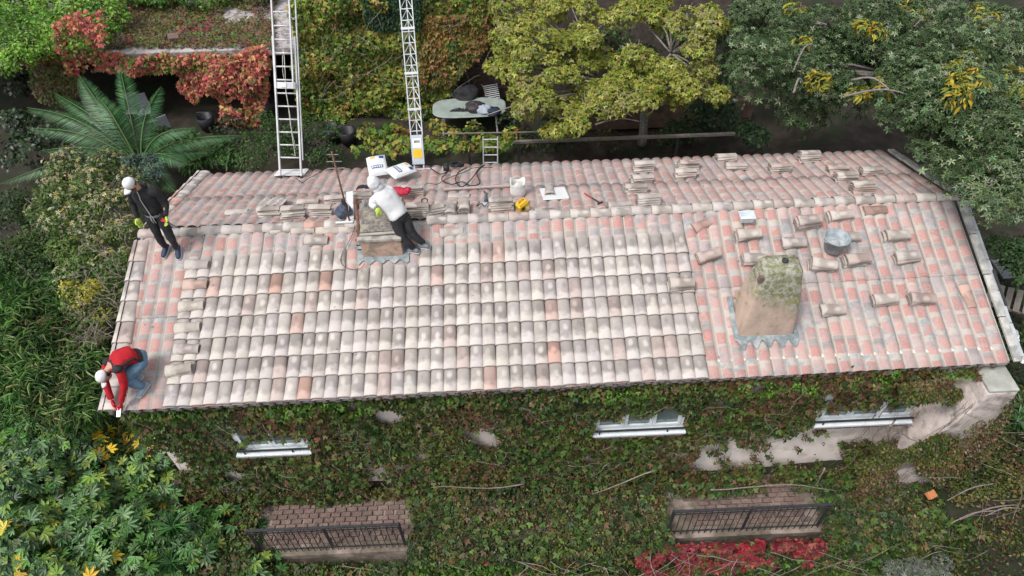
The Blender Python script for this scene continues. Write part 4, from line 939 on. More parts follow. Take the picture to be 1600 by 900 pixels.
for s in 'lr': limb(b, [L3(J['sh'+s], J['chest'], .3), J['sh'+s], J['el'+s]] + ([J['wr'+s]] if s == 'l' else [L3(J['el'+s], J['wr'+s], .35)]), [.075, .08, .062, .045], wr=.05)
crumple(b.build('hoodie', WHC, t, smooth=True))
b = MB(); hd = V(J['head']); b.ell(hd+V((.01, -.0, .02)), (.115, .125, .135), 18, 12, jit=.012).ell((hd+V(J['neck0']))/2+V((.03, .0, -.02)), (.11, .11, .10), 14, 9); crumple(b.build('hood', WHC, t, smooth=True))
b = MB(); limb(b, [L3(J['elr'], J['wrr'], .3), L3(J['elr'], J['wrr'], .6), J['wrr']], [.042, .04, .034]); b.build('black_cuff', BLKC, t, smooth=True)
b = MB()
for s in 'lr': limb(b, [L3(J['hip'+s], J['waist'], .25), J['hip'+s], J['kn'+s], V(J['an'+s])+V((0, 0, .03))], [.10, .112, .078, .055], 14, wr=.03)
b.ell(J['pelvis'], (.15, .13, .12)); crumple(b.build('trousers', BLKC, t, smooth=True))
GT = solid('grey trainer', (.22, .25, .30), .6)
shoe(t, J['anl'], (-.9, .35, .0), (0, -.3, 1), GT, SOLE); shoe(t, J['anr'], (-.9, .4, .0), (0, -.3, 1), GT, SOLE)
hand(J['wrl'], (.3, -.3, -.7), (-.3, .4, -.5), 1, GLV, t, .4, 1.2); hand(J['wrr'], (-1, .1, -.05), (0, -.2, -1), -1, BLKC, t, .9, 1.2)
head_parts(t, tuple(hd), (-.85, .1, -.55), (-.3, .1, 1), (.05, .04, .03), cap=None)

# --- man in red crouching at the near left corner
fo = Vector(on_roof(226, 600, False, .05))
t = thing('person', Matrix.Translation((fo[0], fo[1], 0)), 'crouching man in red and black top, jeans and white cap at the near left corner', 'person')
zg = lambda x, y: roofz(fo[0]+x, fo[1]+y)+.065
J = dict(anl=(-.10, .04, zg(-.1, .04)+.09), anr=(.04, -.10, zg(.04, -.10)+.09), pelvis=(.00, .22, zg(0, .2)+.36), waist=(-.08, .19, zg(0, .2)+.49), chest=(-.22, .03, zg(0, 0)+.60), neck0=(-.29, -.09, zg(0, 0)+.58), neck=(-.32, -.12, zg(0, 0)+.56), head=(-.36, -.19, zg(0, 0)+.50))
J['hipl'] = (-.08, .24, zg(0, .2)+.32); J['hipr'] = (.06, .13, zg(0, .2)+.32); J['knl'] = (-.30, .12, zg(-.3, 0)+.36); J['knr'] = (-.13, -.17, zg(-.1, -.2)+.40)
J['shl'] = (-.36, .04, zg(0, 0)+.54); J['shr'] = (-.13, -.14, zg(0, 0)+.58)
h1 = V(on_roof(176, 632, False, .10))-V((fo[0], fo[1], 0)); h2 = V(on_roof(190, 638, False, .10))-V((fo[0], fo[1], 0))
J['wrl'] = tuple(h1+V((0, .05, .08))); J['wrr'] = tuple(h2+V((.01, .05, .08))); J['ell'] = tuple((V(J['shl'])+V(J['wrl']))/2+V((-.08, .02, .04))); J['elr'] = tuple((V(J['shr'])+V(J['wrr']))/2+V((.09, 0, .05)))
print('red man', {k: tuple(round(float(c), 2) for c in v) for k, v in J.items()})
body_mesh(t, J)
REDC = M_('red fleece', (.52, .014, .022), (.40, .01, .018), 9, .85, 14, .5); DEN = M_('worn blue denim', (.10, .19, .29), (.16, .27, .38), 12, .85, 20, .4)
ax = (V(J['chest'])-V(J['pelvis'])).normalized(); sd_ = (V(J['shr'])-V(J['shl'])).normalized(); sd_ = (sd_-ax*sd_.dot(ax)).normalized(); fr3 = ax.cross(sd_)
b = MB(); b.loft([(V(J['pelvis'])+ax*.0, sd_*.17, fr3*.13), (V(J['pelvis'])+ax*.08, sd_*.18, fr3*.135), (J['waist'], sd_*.185, fr3*.135), (L3(J['waist'], J['chest'], .5), sd_*.20, fr3*.14), (J['chest'], sd_*.21, fr3*.14), (L3(J['chest'], J['neck0'], .6), sd_*.18, fr3*.12), (J['neck0'], sd_*.09, fr3*.08)], 18)
for s in 'lr': limb(b, [L3(J['sh'+s], J['chest'], .3), J['sh'+s], J['el'+s], J['wr'+s]], [.075, .08, .062, .045], wr=.05)
crumple(b.build('sweater', REDC, t, smooth=True))
b = MB(); c = V(J['pelvis'])+ax*.05; b.loft([(c-ax*.06, sd_*.178, fr3*.138), (c+ax*.0, sd_*.187, fr3*.142)], 18, False)
for s in 'lr': a = V(J['sh'+s]); b.ell(a+V((0, 0, .02)), (.082, .082, .078), 12, 8)
b.loft([(L3(J['chest'], J['neck0'], .75), sd_*.14, fr3*.105), (L3(J['chest'], J['neck0'], .95), sd_*.10, fr3*.09)], 16, False)
b.tube([V(J['pelvis'])+ax*.04+sd_*.17, V(J['waist'])+sd_*.188, V(J['chest'])+sd_*.2], .02, 8); b.build('black_panel', BLKC, t, smooth=True)
b = MB()
for s in 'lr': limb(b, [L3(J['hip'+s], J['pelvis'], .4), J['hip'+s], J['kn'+s]], [.11, .115, .085], 14, wr=.02); limb(b, [J['kn'+s], L3(J['kn'+s], J['an'+s], .5), J['an'+s]], [.082, .075, .058], 14)
b.ell(J['pelvis'], (.16, .15, .13)); crumple(b.build('jeans', DEN, t, smooth=True))
BT = solid('pale blue trainer', (.30, .42, .55), .6)
shoe(t, J['anl'], (-.7, -.7, -.2), (0, -.3, 1), BT, SOLE); shoe(t, J['anr'], (-.5, -.85, -.2), (0, -.3, 1), BT, SOLE)
RG = solid('red glove', (.60, .03, .05), .8)
hand(J['wrl'], (.2, -.6, -.8), (.7, 0, -.3), 1, RG, t, .6, 1.25); hand(J['wrr'], (-.2, -.6, -.8), (-.7, 0, -.3), -1, RG, t, .6, 1.25)
head_parts(t, J['head'], (-.25, -.60, -.75), (-.55, -.55, .62), (.06, .04, .03), cap=M_('white cap b', (.80, .80, .80), (.74, .74, .75)))
a = h2+V((fo[0], fo[1], 0)); tl = thing('hand_trowel', Matrix.Translation(a+V((-.02, .0, .03))), 'small trowel held by the crouching man at the eave corner', 'trowel'); MB().tube([(0, .05, .04), (0, -.02, .0)], .012, 6).build('handle', RUST, tl); MB().bar((0, -.02, 0), (.0, -.14, -.06), .06, .005).build('blade', ALU, tl)

# mortar crumbs and dust lumps left on the tiles
rc = random.Random(9); b = MB()
for i in range(260):
    x = rc.choice((rc.uniform(.3, 14.6), rc.uniform(10, 14.6), rc.uniform(.3, 5.5))); y = rc.uniform(-3, 2.4) if rc.random() < .5 else rc.uniform(-.5, 1.2); s_ = rc.uniform(.008, .028)
    q = frame(x, y, .035 if not (.9 < x < 9.9 and y < -.6) else .085, y > yr(x)).translation
    b.box(q, (s_*rc.uniform(1, 2.4), s_*rc.uniform(.8, 1.6), s_*.7), Matrix.Rotation(rc.uniform(0, 3), 3, 'Z'), .6)
tag(b.build('mortar_crumbs', M_('crumbs', (.50, .46, .42), (.34, .20, .17), 9, .95)), 'mortar crumbs and tile chips scattered on the roof', 'rubble', kind='stuff')

# ================================================================= foliage
def _n(v): v = np.asarray(v, float); return v/np.maximum(np.linalg.norm(v, axis=-1, keepdims=True), 1e-9)
def tmpl(fingers, mid=.5, lift=.08):
    """leaf shapes as fans of folded diamonds: (angle, length, half width)"""
    v = []; f = []
    for a, l, w_ in fingers:
        c, s = math.cos(a), math.sin(a); i = len(v)
        for x, y, z in ((0, 0, 0), (-w_, l*mid, lift*l), (0, l, -.12*l), (w_, l*mid, lift*l)): v.append((x*c+y*s, -x*s+y*c, z))
        f += [(i, i+3, i+2), (i, i+2, i+1)]
    return np.array(v), np.array(f)
DIA = tmpl([(0, 1, .30)]); WIDE = tmpl([(0, 1, .42)], .45); BLADE = tmpl([(0, 1, .055)], .4, .12); WILLOW = tmpl([(0, 1, .16)], .4, .06)
MAPLE = tmpl([(0, 1, .28), (.95, .8, .26), (-.95, .8, .26)], .45, .05)
ROSE = tmpl([(i*2*PI/5+.2, 1, .2) for i in range(5)], .5, .22); FIG = tmpl([(a, l, .15) for a, l in ((0, 1), (.65, .92), (-.65, .92), (1.3, .7), (-1.3, .7))], .6, .05)
TWO = tmpl([(0, 1, .26), (1.3, .8, .24), (-1.1, .85, .24)], .5, .1)
def leaves(name, P, Nn, T, size, tm, cols, mat=LEAF, parent=None):
    tv, tf = tm; n = len(P); k = len(tv); Nn = _n(Nn); T = _n(T-(T*Nn).sum(1, keepdims=True)*Nn); X = np.cross(T, Nn); s = np.asarray(size)[:, None]
    V = P[:, None, :]+s[:, :, None]*(tv[None, :, 0:1]*X[:, None, :]+tv[None, :, 1:2]*T[:, None, :]+tv[None, :, 2:3]*Nn[:, None, :])
    F = (tf[None]+np.arange(n)[:, None, None]*k).reshape(-1, 3)
    me = bpy.data.meshes.new(name); me.vertices.add(n*k); me.vertices.foreach_set('co', V.astype(np.float32).ravel())
    me.loops.add(len(F)*3); me.loops.foreach_set('vertex_index', F.astype(np.int32).ravel())
    me.polygons.add(len(F)); me.polygons.foreach_set('loop_start', np.arange(0, len(F)*3, 3, dtype=np.int32))
    try: me.polygons.foreach_set('loop_total', np.full(len(F), 3, np.int32))
    except Exception: pass
    C = np.concatenate([np.repeat(np.clip(cols, 0, 1), k, axis=0), np.ones((n*k, 1))], 1)
    a = me.color_attributes.new('Col', 'FLOAT_COLOR', 'POINT'); a.data.foreach_set('color', C.astype(np.float32).ravel())
    me.update(calc_edges=True); global NTRI; NTRI += len(F)
    return link(name, me, mat, parent)
NTRI = 0
def palette(P, pal, wts, seed=0, scale=1.2, patch=.6, jit=.25):
    """each leaf picks a colour of the palette, partly by patches"""
    n = len(P); pal = np.array(pal); cw = np.cumsum(wts)/sum(wts)
    nz = noise(P, scale, seed); nz = np.clip((nz-.5)*1.9+.5, 0, .999); r = np.where(rng.random(n) < patch, np.clip(nz+rng.normal(0, .06, n), 0, .999), rng.random(n))
    i = np.minimum(np.searchsorted(cw, r), len(pal)-1); c = pal[i]*(1+jit*rng.normal(0, 1, (n, 1)))*(1+.08*rng.normal(0, 1, (n, 3))); return np.clip(c*.86, .004, .9)
def inpoly(x, y, poly):
    c = np.zeros(len(x), bool); n = len(poly)
    for i in range(n):
        (x0, y0), (x1, y1) = poly[i], poly[(i+1) % n]
        m = (y0 > y) != (y1 > y); c ^= m & (x < (x1-x0)*(y-y0)/(y1-y0+1e-12)+x0)
    return c
def blobs(poly, step, zf, jz=.3, r=(.4, .7), keep=None):
    """crown clumps: spots over an outline, each at its own height"""
    xs = [p[0] for p in poly]; ys = [p[1] for p in poly]; out = []
    for gx in np.arange(min(xs), max(xs), step):
        for gy in np.arange(min(ys), max(ys), step):
            px, py = gx+random.uniform(-.5, .5)*step, gy+random.uniform(-.5, .5)*step
            if not inpoly(np.array([px]), np.array([py]), poly)[0]: continue
            c = atz(px, py, zf(px, py)+random.uniform(-jz, jz)); 
            if keep and not keep(c): continue
            out.append((c, random.uniform(*r)))
    return out
def off_roof(c, m=.35): return not (-m < c[0] < LEN+m and -3.4 < c[1] < 3.1 and c[2] < .45+.0*c[0])
def crown(name, B, per, tm, size, pal, wts, mat=LEAF, parent=None, squash=.7, droop=.3, upb=.6, seed=0, scale=1., patch=.5, jit=.22, shell=.55, test=None):
    C = np.array([b_[0] for b_ in B]); Rr = np.array([b_[1] for b_ in B]); cnt = np.maximum(3, (per*(Rr/Rr.mean())**2).astype(int)); idx = np.repeat(np.arange(len(B)), cnt); n = len(idx)
    d = _n(rng.normal(0, 1, (n, 3))); d[:, 2] = np.where(rng.random(n) < .7, np.abs(d[:, 2]), d[:, 2])
    rr = Rr[idx]*(shell+(1.08-shell)*rng.random(n)**.6); P = C[idx]+d*rr[:, None]*np.array([1, 1, squash])
    # gaps: leave out a share by fine noise, so that clumps break up
    kp = noise(P, 2.6, seed+3)+rng.random(n)*.35 > .46
    if test is not None: kp &= test(P)
    P = P[kp]; d = d[kp]; n = len(P)
    Nn = d*.7+np.array([0, -.15, upb])+rng.normal(0, .45, (n, 3)); T = d*.6+rng.normal(0, .7, (n, 3))+np.array([0, 0, -droop])
    s = size*rng.uniform(.5, 1.4, n); return leaves(name, P, Nn, T, s, tm, palette(P, pal, wts, seed, scale, patch, jit), mat, parent)
def branches(trunk_base, B, r0, mb, fork=None, nb=40, rmin=.012, seed=1):
    rs = random.Random(seed); base = V(trunk_base); C = [V(c) for c, _ in B]; cen = sum(C, V((0, 0, 0)))/len(C)
    fk = V(fork) if fork is not None else base.lerp(cen, .45)
    mb.tube(*smoothpath([base, base.lerp(fk, .5)+V((rs.uniform(-.1, .1), rs.uniform(-.1, .1), 0)), fk], [r0, r0*.8, r0*.65], 3), 8)
    pick = rs.sample(C, min(nb, len(C))); mains = []
    for i in range(6):
        c = pick[i % len(pick)]; m = fk.lerp(c, .5)+V((rs.uniform(-.2, .2), rs.uniform(-.2, .2), rs.uniform(0, .25))); mains.append(m)
        mb.tube(*smoothpath([fk, fk.lerp(m, .5)+V((0, 0, .08)), m, m.lerp(c, .6)], [r0*.5, r0*.4, r0*.28, r0*.14], 3), 6)
    for c in pick:
        m = min(mains, key=lambda q: (q-c).length); k = m.lerp(c, .5)+V((rs.uniform(-.15, .15), rs.uniform(-.15, .15), rs.uniform(-.1, .15)))
        mb.tube(*smoothpath([m, k, c], [max(rmin*1.6, r0*.2), max(rmin, r0*.12), rmin*.7], 2), 5, )
        for q in range(3):
            e = c+V((rs.uniform(-1, 1), rs.uniform(-1, 1), rs.uniform(-.2, .9)))*.42; mb.tube([c.lerp(k, .3), c.lerp(e, .5)+V((0, 0, .05)), e], [rmin*.8, rmin*.6, rmin*.35], 4)
def G(px, py, z=-4.5): return atz(px, py, z)

# ---- ivy on the front wall
def wallpoly(pts, y=WY-.12): return [(aty(a, b_, y)[0], aty(a, b_, y)[2]) for a, b_ in pts]
BARE = [wallpoly(p) for p in ([(572, 741), (590, 736), (600, 743), (622, 740), (625, 757), (575, 760)], [(573, 727), (585, 724), (603, 730), (600, 736), (575, 735)],
    [(1044, 702), (1072, 706), (1070, 716), (1046, 718)], [(1080, 700), (1110, 692), (1150, 690), (1190, 698), (1245, 684), (1312, 686), (1308, 716), (1250, 727), (1180, 720), (1130, 732), (1083, 727)], [(1180, 690), (1240, 668), (1300, 658), (1420, 650), (1420, 672), (1330, 692), (1250, 697)],
    [(1412, 600), (1600, 560), (1600, 760), (1500, 720), (1490, 700), (1440, 672), (1405, 668)], [(1405, 712), (1430, 720), (1440, 760), (1420, 765)])]
WK = [(x0-.05+(.16 if x0 < 5 else 0), x1+.05, zb_-.13, zb_+(.46 if x0 > 5 else .42)) for x0, x1, zb_, zt_ in wins]
def ivy_wall(n):
    x = rng.uniform(.05, 15.0, n); z = rng.uniform(-4.95, -1.0, n); P0 = np.stack([x, np.zeros(n), z], 1)
    th = .03+.20*noise(P0, .9, 5)**1.5+.08*noise(P0, 3.5, 6)+.08*(z < -4.3)+.12*np.exp(-((z+1.35)/.25)**2)
    kp = np.ones(n, bool); e = .20*(noise(P0, 3.5, 9)-.5)+.16*(noise(P0, 9, 11)-.5)
    for q in BARE: kp &= ~inpoly(x+e, z+e*.8, q)
    for a, b_, c, d in WK: kp &= ~((x+e*.6 > a) & (x+e*.6 < b_) & (z > c) & (z+e*1.2+.05*np.sin(x*23)+(.22*np.clip((a+.45-x)/.4, 0, 1) if a < 5 else 0) < d))
    bits = (noise(P0, 6, 91) > .70) & (x < 12.6); kp |= bits & (z < -3.0) & (z > -4.4)
    thin = np.clip((x-13.0)/1.6, 0, 1); kp &= (noise(P0, 2.2, 21) > .25+.55*thin)
    kp &= (noise(P0, 1.7, 22) > .17) | (rng.random(n) < .6)
    y = WY-.02-th*rng.random(n)**.35; P = np.stack([x, y, z], 1)[kp]; return P
P = ivy_wall(150000)
hgt = P[:, 2]
pal = [(.035, .07, .018), (.065, .11, .02), (.11, .14, .03), (.17, .17, .04), (.20, .13, .06), (.15, .075, .045), (.26, .20, .13), (.05, .09, .025)]
c = palette(P, pal, [3, 3, 3.2, 3, 3.2, 3, 1.8, 2], 31, 1.5, .5, .28)
g = (noise(P, 1.4, 44) > .52) & (P[:, 2] > -1.75) & (rng.random(len(P)) < .7); c[g] = np.array([.13, .28, .035])*(1+.3*rng.normal(0, 1, (g.sum(), 1)))
Nn = np.array([0, -1., .55])+rng.normal(0, .45, (len(P), 3)); T = np.array([0, -.25, -1.])+rng.normal(0, .45, (len(P), 3))
iv = empty('ivy', (7, WY, -4.5), 'dense olive and brown ivy hanging over the front wall below the eaves', 'ivy')
def adopt(o, t):
    o.parent = t; o.matrix_parent_inverse = t.matrix_basis.inverted()
    if any(k in o.name for k in ('leaves', 'foliage', 'curtain', 'spray', 'flowers')): o['kind'] = 'stuff'
    return o
o = leaves('foliage', P, Nn, T, rng.uniform(.028, .066, len(P))*np.where(P[:, 2] > -1.7, 1.25, 1), DIA, np.clip(c, .004, .6)); adopt(o, iv)
sel = rng.random(len(P)) < .06; Q = P[sel]+np.array([0, -.05, .02]); o = leaves('large_leaves', Q, Nn[sel], T[sel], rng.uniform(.07, .11, len(Q)), MAPLE, palette(Q, [(.05, .10, .02), (.10, .16, .03), (.15, .13, .04), (.14, .07, .04)], [3, 3, 2, 2], 3, 1, .5)); adopt(o, iv)
b = MB(); rs = random.Random(5)
def stem(mb, p, d, L, r, sag=.3, n=6):
    pts = [V(p)]; d = V(d).normalized()
    for i in range(n): d = (d+V((rs.uniform(-sag, sag), rs.uniform(-sag, sag)*.3, rs.uniform(-sag, sag)))).normalized(); pts.append(pts[-1]+d*L/n)
    mb.tube(pts, [r*(1-.7*i/n) for i in range(n+1)], 4)
for i in range(190):
    x = rs.uniform(.2, 14.5); z = rs.uniform(-4.8, -1.2); th = .03+.20*noise(np.array([x, 0, z]), .9, 5)**1.5+.08
    if any(a-.1 < x < b_+.1 and c_-.1 < z < d+.1 for a, b_, c_, d in WK): continue
    stem(b, (x, WY-th-.03, z), (rs.uniform(-1, 1), -.1, rs.uniform(-1, .3)), rs.uniform(.2, .8), rs.uniform(.003, .007), .8)
for i in range(150):     # bare stems fanning over the pale plaster at the right
    x = rs.uniform(13.2, 15.0); z = rs.uniform(-4.5, -1.5); stem(b, (x, WY-.03-(.55 if x > 14.2 else .1)*(1 if z > -2.6 else .9), z), (rs.uniform(-.7, .4), 0, -1), rs.uniform(.4, 1.1), rs.uniform(.004, .008), .45, 7)
for x, z, dx, dz, L in ((13.35, -2.3, .1, -1, 1.1), (13.3, -2.4, .7, -.8, .8), (9.3, -3.7, -1, -.55, 1.8), (10.5, -4.6, 1, .1, 2.4), (12.6, -3.9, .3, -1, 1.2), (6.8, -4., -1, -.05, 1.8)): stem(b, (x, WY-.45, z), (dx, -.05, dz), L, .018, .2, 8)
o = b.build('stems', TWIG, smooth=True); adopt(o, iv); o['kind'] = 'stuff'

# ---- ivy over the terrace edge and the bank below it
def bank(n, x0, x1, y0=-4.62, zlo=-7.4, ztop=-4.85):
    x = rng.uniform(x0, x1, n); t = rng.random(n); deep = 1.3/(1.3+(ztop-zlo)); top = t < deep
    y = np.where(top, rng.uniform(-4.42, WY-.05, n), -4.08-.12*rng.random(n)); z = np.where(top, ztop+.02, lerp(ztop, zlo, rng.random(n)))
    P0 = np.stack([x, y, z], 1); th = .05+.30*noise(P0, 1.1, 15)+.1*noise(P0, 4, 16)
    y = y-np.where(top, 0, th*rng.random(n)**.4); z = z+np.where(top, th*rng.random(n)**.4, 0); return np.stack([x, y, z], 1), top
(l0, l1), (r0_, r1_) = rail_defs
P, top = bank(120000, -1.5, 15.6)
e = .25*(noise(P, 2.5, 77)-.5)
kp = ~(top & (((P[:, 0] > l0-.05+e) & (P[:, 0] < l1+.05+e) & (P[:, 1] > -4.5)) | ((P[:, 0] > r0_+.0+e) & (P[:, 0] < r1_+e) & ~((P[:, 1] > -3.35) & (noise(P, 1.8, 12) > .50)))))
kp &= ~((~top) & (P[:, 2] > -4.97+e*.3) & (((P[:, 0] > l0+.3) & (P[:, 0] < l1+.1)) | ((P[:, 0] > r0_-.1) & (P[:, 0] < r1_))))
red = (P[:, 0] > r0_-.6+e*3) & (P[:, 0] < r1_+.1+e) & (~top) & (P[:, 2] > -6.1+e*1.5) & (P[:, 2] < -4.84)
red2 = (((P[:, 0]-6.0)**2+((P[:, 2]+5.0)/.5)**2 < .12) | ((P[:, 0]-7.2)**2+((P[:, 2]+5.3)/.6)**2 < .12)) 
kp &= noise(P, 1.9, 8) > .16
nr = kp & (~red | (rng.random(len(P)) < .45)); Pn = P[nr]; c = palette(Pn, pal, np.where(np.arange(8) == 6, .8, [4, 4, 3, 1.6, 2, 2.4, 1, 4]), 61, 1.5, .5, .3)
gx = (rng.random(len(Pn)) < np.clip(.75-(Pn[:, 0]-2.5)*.10, .12, .75)*(Pn[:, 2] < -5.1)); c[gx] = np.array([.11, .25, .03])*(1+.35*rng.normal(0, 1, (gx.sum(), 1)))
r2 = (((Pn[:, 0]-6.0)**2+((Pn[:, 2]+5.0)/.5)**2 < .10)) & (rng.random(len(Pn)) < .5); c[r2] = np.array([.36, .05, .06])*(1+.3*rng.normal(0, 1, (r2.sum(), 1)))
o1 = (((Pn[:, 0]-7.4)**2*.5+((Pn[:, 2]+5.25)/.6)**2 < .12)) & (rng.random(len(Pn)) < .4); c[o1] = np.array([.34, .11, .045])*(1+.3*rng.normal(0, 1, (o1.sum(), 1)))
tp_ = Pn[:, 2] > -5.0; Nn = np.where(tp_[:, None], [0, -.4, 1.], [0, -1., .6])+rng.normal(0, .45, (len(Pn), 3)); T = np.array([0, -.6, -.6])+rng.normal(0, .5, (len(Pn), 3))
bi = empty('ivy', (7, -4.4, -6.5), 'ivy mat over the terrace edge between and below the two iron railings', 'ivy')
adopt(leaves('foliage', Pn, Nn, T, rng.uniform(.04, .08, len(Pn))*np.where(gx, 1.25, 1), DIA, np.clip(c, .004, .6)), bi)
sel = rng.random(len(Pn)) < .07; Q = Pn[sel]+np.array([0, -.03, .05]); adopt(leaves('large_leaves', Q, Nn[sel], T[sel], rng.uniform(.08, .13, len(Q)), MAPLE, palette(Q, [(.06, .13, .025), (.11, .18, .035), (.16, .12, .05), (.035, .07, .02)], [3, 3, 2, 3], 4, 1, .5)), bi)
b = MB()
for i in range(120): stem(b, (rs.uniform(.5, 15), -4.1-rs.uniform(.2, .4), rs.uniform(-6.2, -4.8)), (rs.uniform(-1, 1), -.2, rs.uniform(-.6, .3)), rs.uniform(.3, 1.2), rs.uniform(.004, .012), .4)
o = adopt(b.build('stems', TWIG, smooth=True), bi); o['kind'] = 'stuff'
xr = rng.uniform(r0_-.7, r1_+.05, 9000); zr_ = rng.uniform(-5.85, -4.62, 9000); P0 = np.stack([xr, np.zeros(9000), zr_], 1); e = .35*(noise(P0, 1.6, 7)-.5)+.9*(noise(P0, 4, 17)-.5)
kp = (rng.random(9000) < .8) & (noise(P0, 3.2, 18) > .38+.25*np.clip((xr-r1_+.8), 0, 1)) & (zr_ > lerp(-5.5, -5.85, np.clip((xr-r0_)/1.5, 0, 1))+e) & (xr > r0_-.4+e+(zr_+5)*-.4)
Pr = np.stack([xr, -4.20-.25*noise(P0, 1.1, 15)-.12*rng.random(9000), zr_], 1)[kp]
o = leaves('red_creeper', Pr, np.array([0, -1, .75])+rng.normal(0, .35, (len(Pr), 3)), np.array([0, -.4, -1])+rng.normal(0, .4, (len(Pr), 3)), rng.uniform(.06, .11, len(Pr)), MAPLE, palette(Pr, [(.36, .03, .045), (.29, .045, .06), (.23, .03, .045), (.36, .11, .08), (.14, .03, .03), (.11, .13, .03)], [3, 3, 3, 3, 2.5, 2], 5, 1.3, .4, .25))
tag(o, 'bright crimson creeper hanging below the right iron railing', 'creeper')

BL = lambda nm, poly, n, y0, sz, sd_, th=.2, gp=.3: adopt(face_leaves(nm, poly, n, y0, DIA, sz, pal, [1, 2, 3, 3, 3, 2.5, 1.5, 1], sd_, th, gap=gp), iv)
LATE = [('buttress_leaves', [(1350, 690), (1385, 678), (1430, 684), (1470, 672), (1495, 700), (1478, 745), (1440, 742), (1425, 712), (1400, 716), (1398, 770), (1320, 770)], 15000, -3.42, (.065), 81, .3, .40), ('corner_leaves', [(1495, 652), (1560, 648), (1572, 620), (1592, 612), (1560, 690), (1505, 745), (1470, 700)], 3500, -3.5, .06, 82, .15, .52), ('upper_leaves', [(1400, 590), (1470, 580), (1500, 600), (1500, 615), (1450, 622), (1415, 610)], 3500, -3.2, .07, 83, .2, .45)]
# ---- ground cover right of the house
def ground_leaves(name, n, x0, x1, y0, y1, dz, tm, size, pal_, w_, lab, cat, seed=0, test=None, mat=LEAF):
    x = rng.uniform(x0, x1, n); y = rng.uniform(y0, y1, n); z = np.array([gz(a, b_) for a, b_ in zip(x, y)]); P0 = np.stack([x, y, z*0], 1)
    z = z+dz*noise(P0, .8, seed)*rng.random(n)**.4+.1*noise(P0, 3, seed+1); P = np.stack([x, y, z], 1)
    if test is not None: P = P[test(P)]
    o = leaves(name, P, np.array([0, -.2, 1.])+rng.normal(0, .5, (len(P), 3)), rng.normal(0, 1, (len(P), 3)), size*rng.uniform(.6, 1.2, len(P)), tm, palette(P, pal_, w_, seed, 1., .5), mat); return tag(o, lab, cat, kind='stuff')
ground_leaves('ground_ivy', 60000, 14.3, 22, -6.5, -1.8, .5, DIA, .075, pal, [2, 3, 4, 3, 2, 2, 1, 2], 'low olive ivy and weeds on the ground right of the house', 'ground cover', 71, lambda P: (P[:, 0] > 15.1) | (P[:, 1] < -3.45))
b = MB(); 
for i in range(60): stem(b, (rs.uniform(14.5, 19), rs.uniform(-5.5, -2.5), gz(16, -4)+.5), (rs.uniform(-1, 1), rs.uniform(-.3, .3), .05), rs.uniform(.4, 1.3), rs.uniform(.003, .008), .3)
for x0, x1, y0, y1 in ((1170, 1350, 105*4, 80*4),): pass
for (ax_, ay_), (bx_, by_) in (((1480, 782), (1560, 755)), ((1500, 812), (1600, 788)), ((1540, 806), (1600, 795)), ((1485, 818), (1560, 798))):
    p0 = V(atz(ax_, ay_, -4.1)); p1 = V(atz(bx_, by_, -4.0)); b.tube(*smoothpath([p0, p0.lerp(p1, .5)+V((0, .06, .05)), p1], [.008, .014, .008], 4), 5)
tag(b.build('dry_branches', TWIG, smooth=True), 'dry grey branches lying in the weeds right of the house', 'branches', kind='stuff')
o = MB().box((0, 0, 0), (.17, .14, .10)).build('terracotta_block', solid('orange terracotta', (.62, .24, .10), .85), bevel=.01); o.location = atz(1455, 773, -4.25); o.rotation_euler = (.3, .1, .4); tag(o, 'orange terracotta block lying in weeds below the house corner', 'block')
B = blobs([(1380, 875), (1480, 865), (1490, 900), (1370, 910)], 20, lambda x, y: -5.4, .15, (.14, .26))
o = crown('grey_shrub', B, 90, ROSE, .05, [(.22, .26, .20), (.30, .33, .27), (.14, .18, .12)], [3, 2, 2], seed=9); tag(o, 'small silvery grey shrub at the bottom edge right of centre', 'shrub')

# ---- left side: fig tree, flowering shrub, long grass, dark bushes
def lkeep(c): return off_roof(c, .12)
def ltest(P): return ~((P[:, 0] > -.12) & (P[:, 1] > -3.28) & (P[:, 1] < 3.1) & (P[:, 2] < .6))
B = blobs([(0, 655), (70, 640), (150, 660), (185, 655), (240, 680), (300, 700), (300, 740), (330, 790), (420, 800), (400, 860), (420, 905), (0, 905)], 34, lambda x, y: -2.9-.0045*x-.002*(y-650), .25, (.28, .45), lkeep)
ft = empty('fig_tree', G(150, 830, -6), 'big leaved green fig tree with yellow leaves at the lower left', 'fig tree')
FIGP = [(.06, .16, .035), (.10, .25, .045), (.15, .29, .10), (.24, .36, .06), (.04, .10, .03), (.70, .50, .03)]
adopt(crown('crown', B, 92, FIG, .165, FIGP, [4, 4, 3, 2.5, 3, .22], LEAFS, droop=.5, upb=1., seed=11, scale=.6, patch=.45, jit=.2, test=ltest), ft)
adopt(crown('lower_crown', [(c-np.array([0, -.1, .55]), r) for c, r in B], 48, FIG, .18, FIGP, [4, 3, 1, 1, 5, .1], LEAFS, seed=12, test=ltest), ft)
b = MB(); branches(G(190, 850, -6.4), B, .10, b, nb=45, rmin=.012, seed=3); adopt(b.build('trunk', BARK, smooth=True), ft)
# light green shrub beside the fig
B = blobs([(370, 800), (640, 870), (640, 905), (380, 905)], 26, lambda x, y: -5.9, .2, (.2, .35))
o = crown('green_shrub', B, 170, DIA, .075, [(.07, .17, .02), (.10, .22, .03), (.04, .09, .02), (.14, .2, .04)], [4, 3, 2, 1], seed=19); tag(o, 'bright green leafy shrub under the left railing at the bottom', 'shrub')
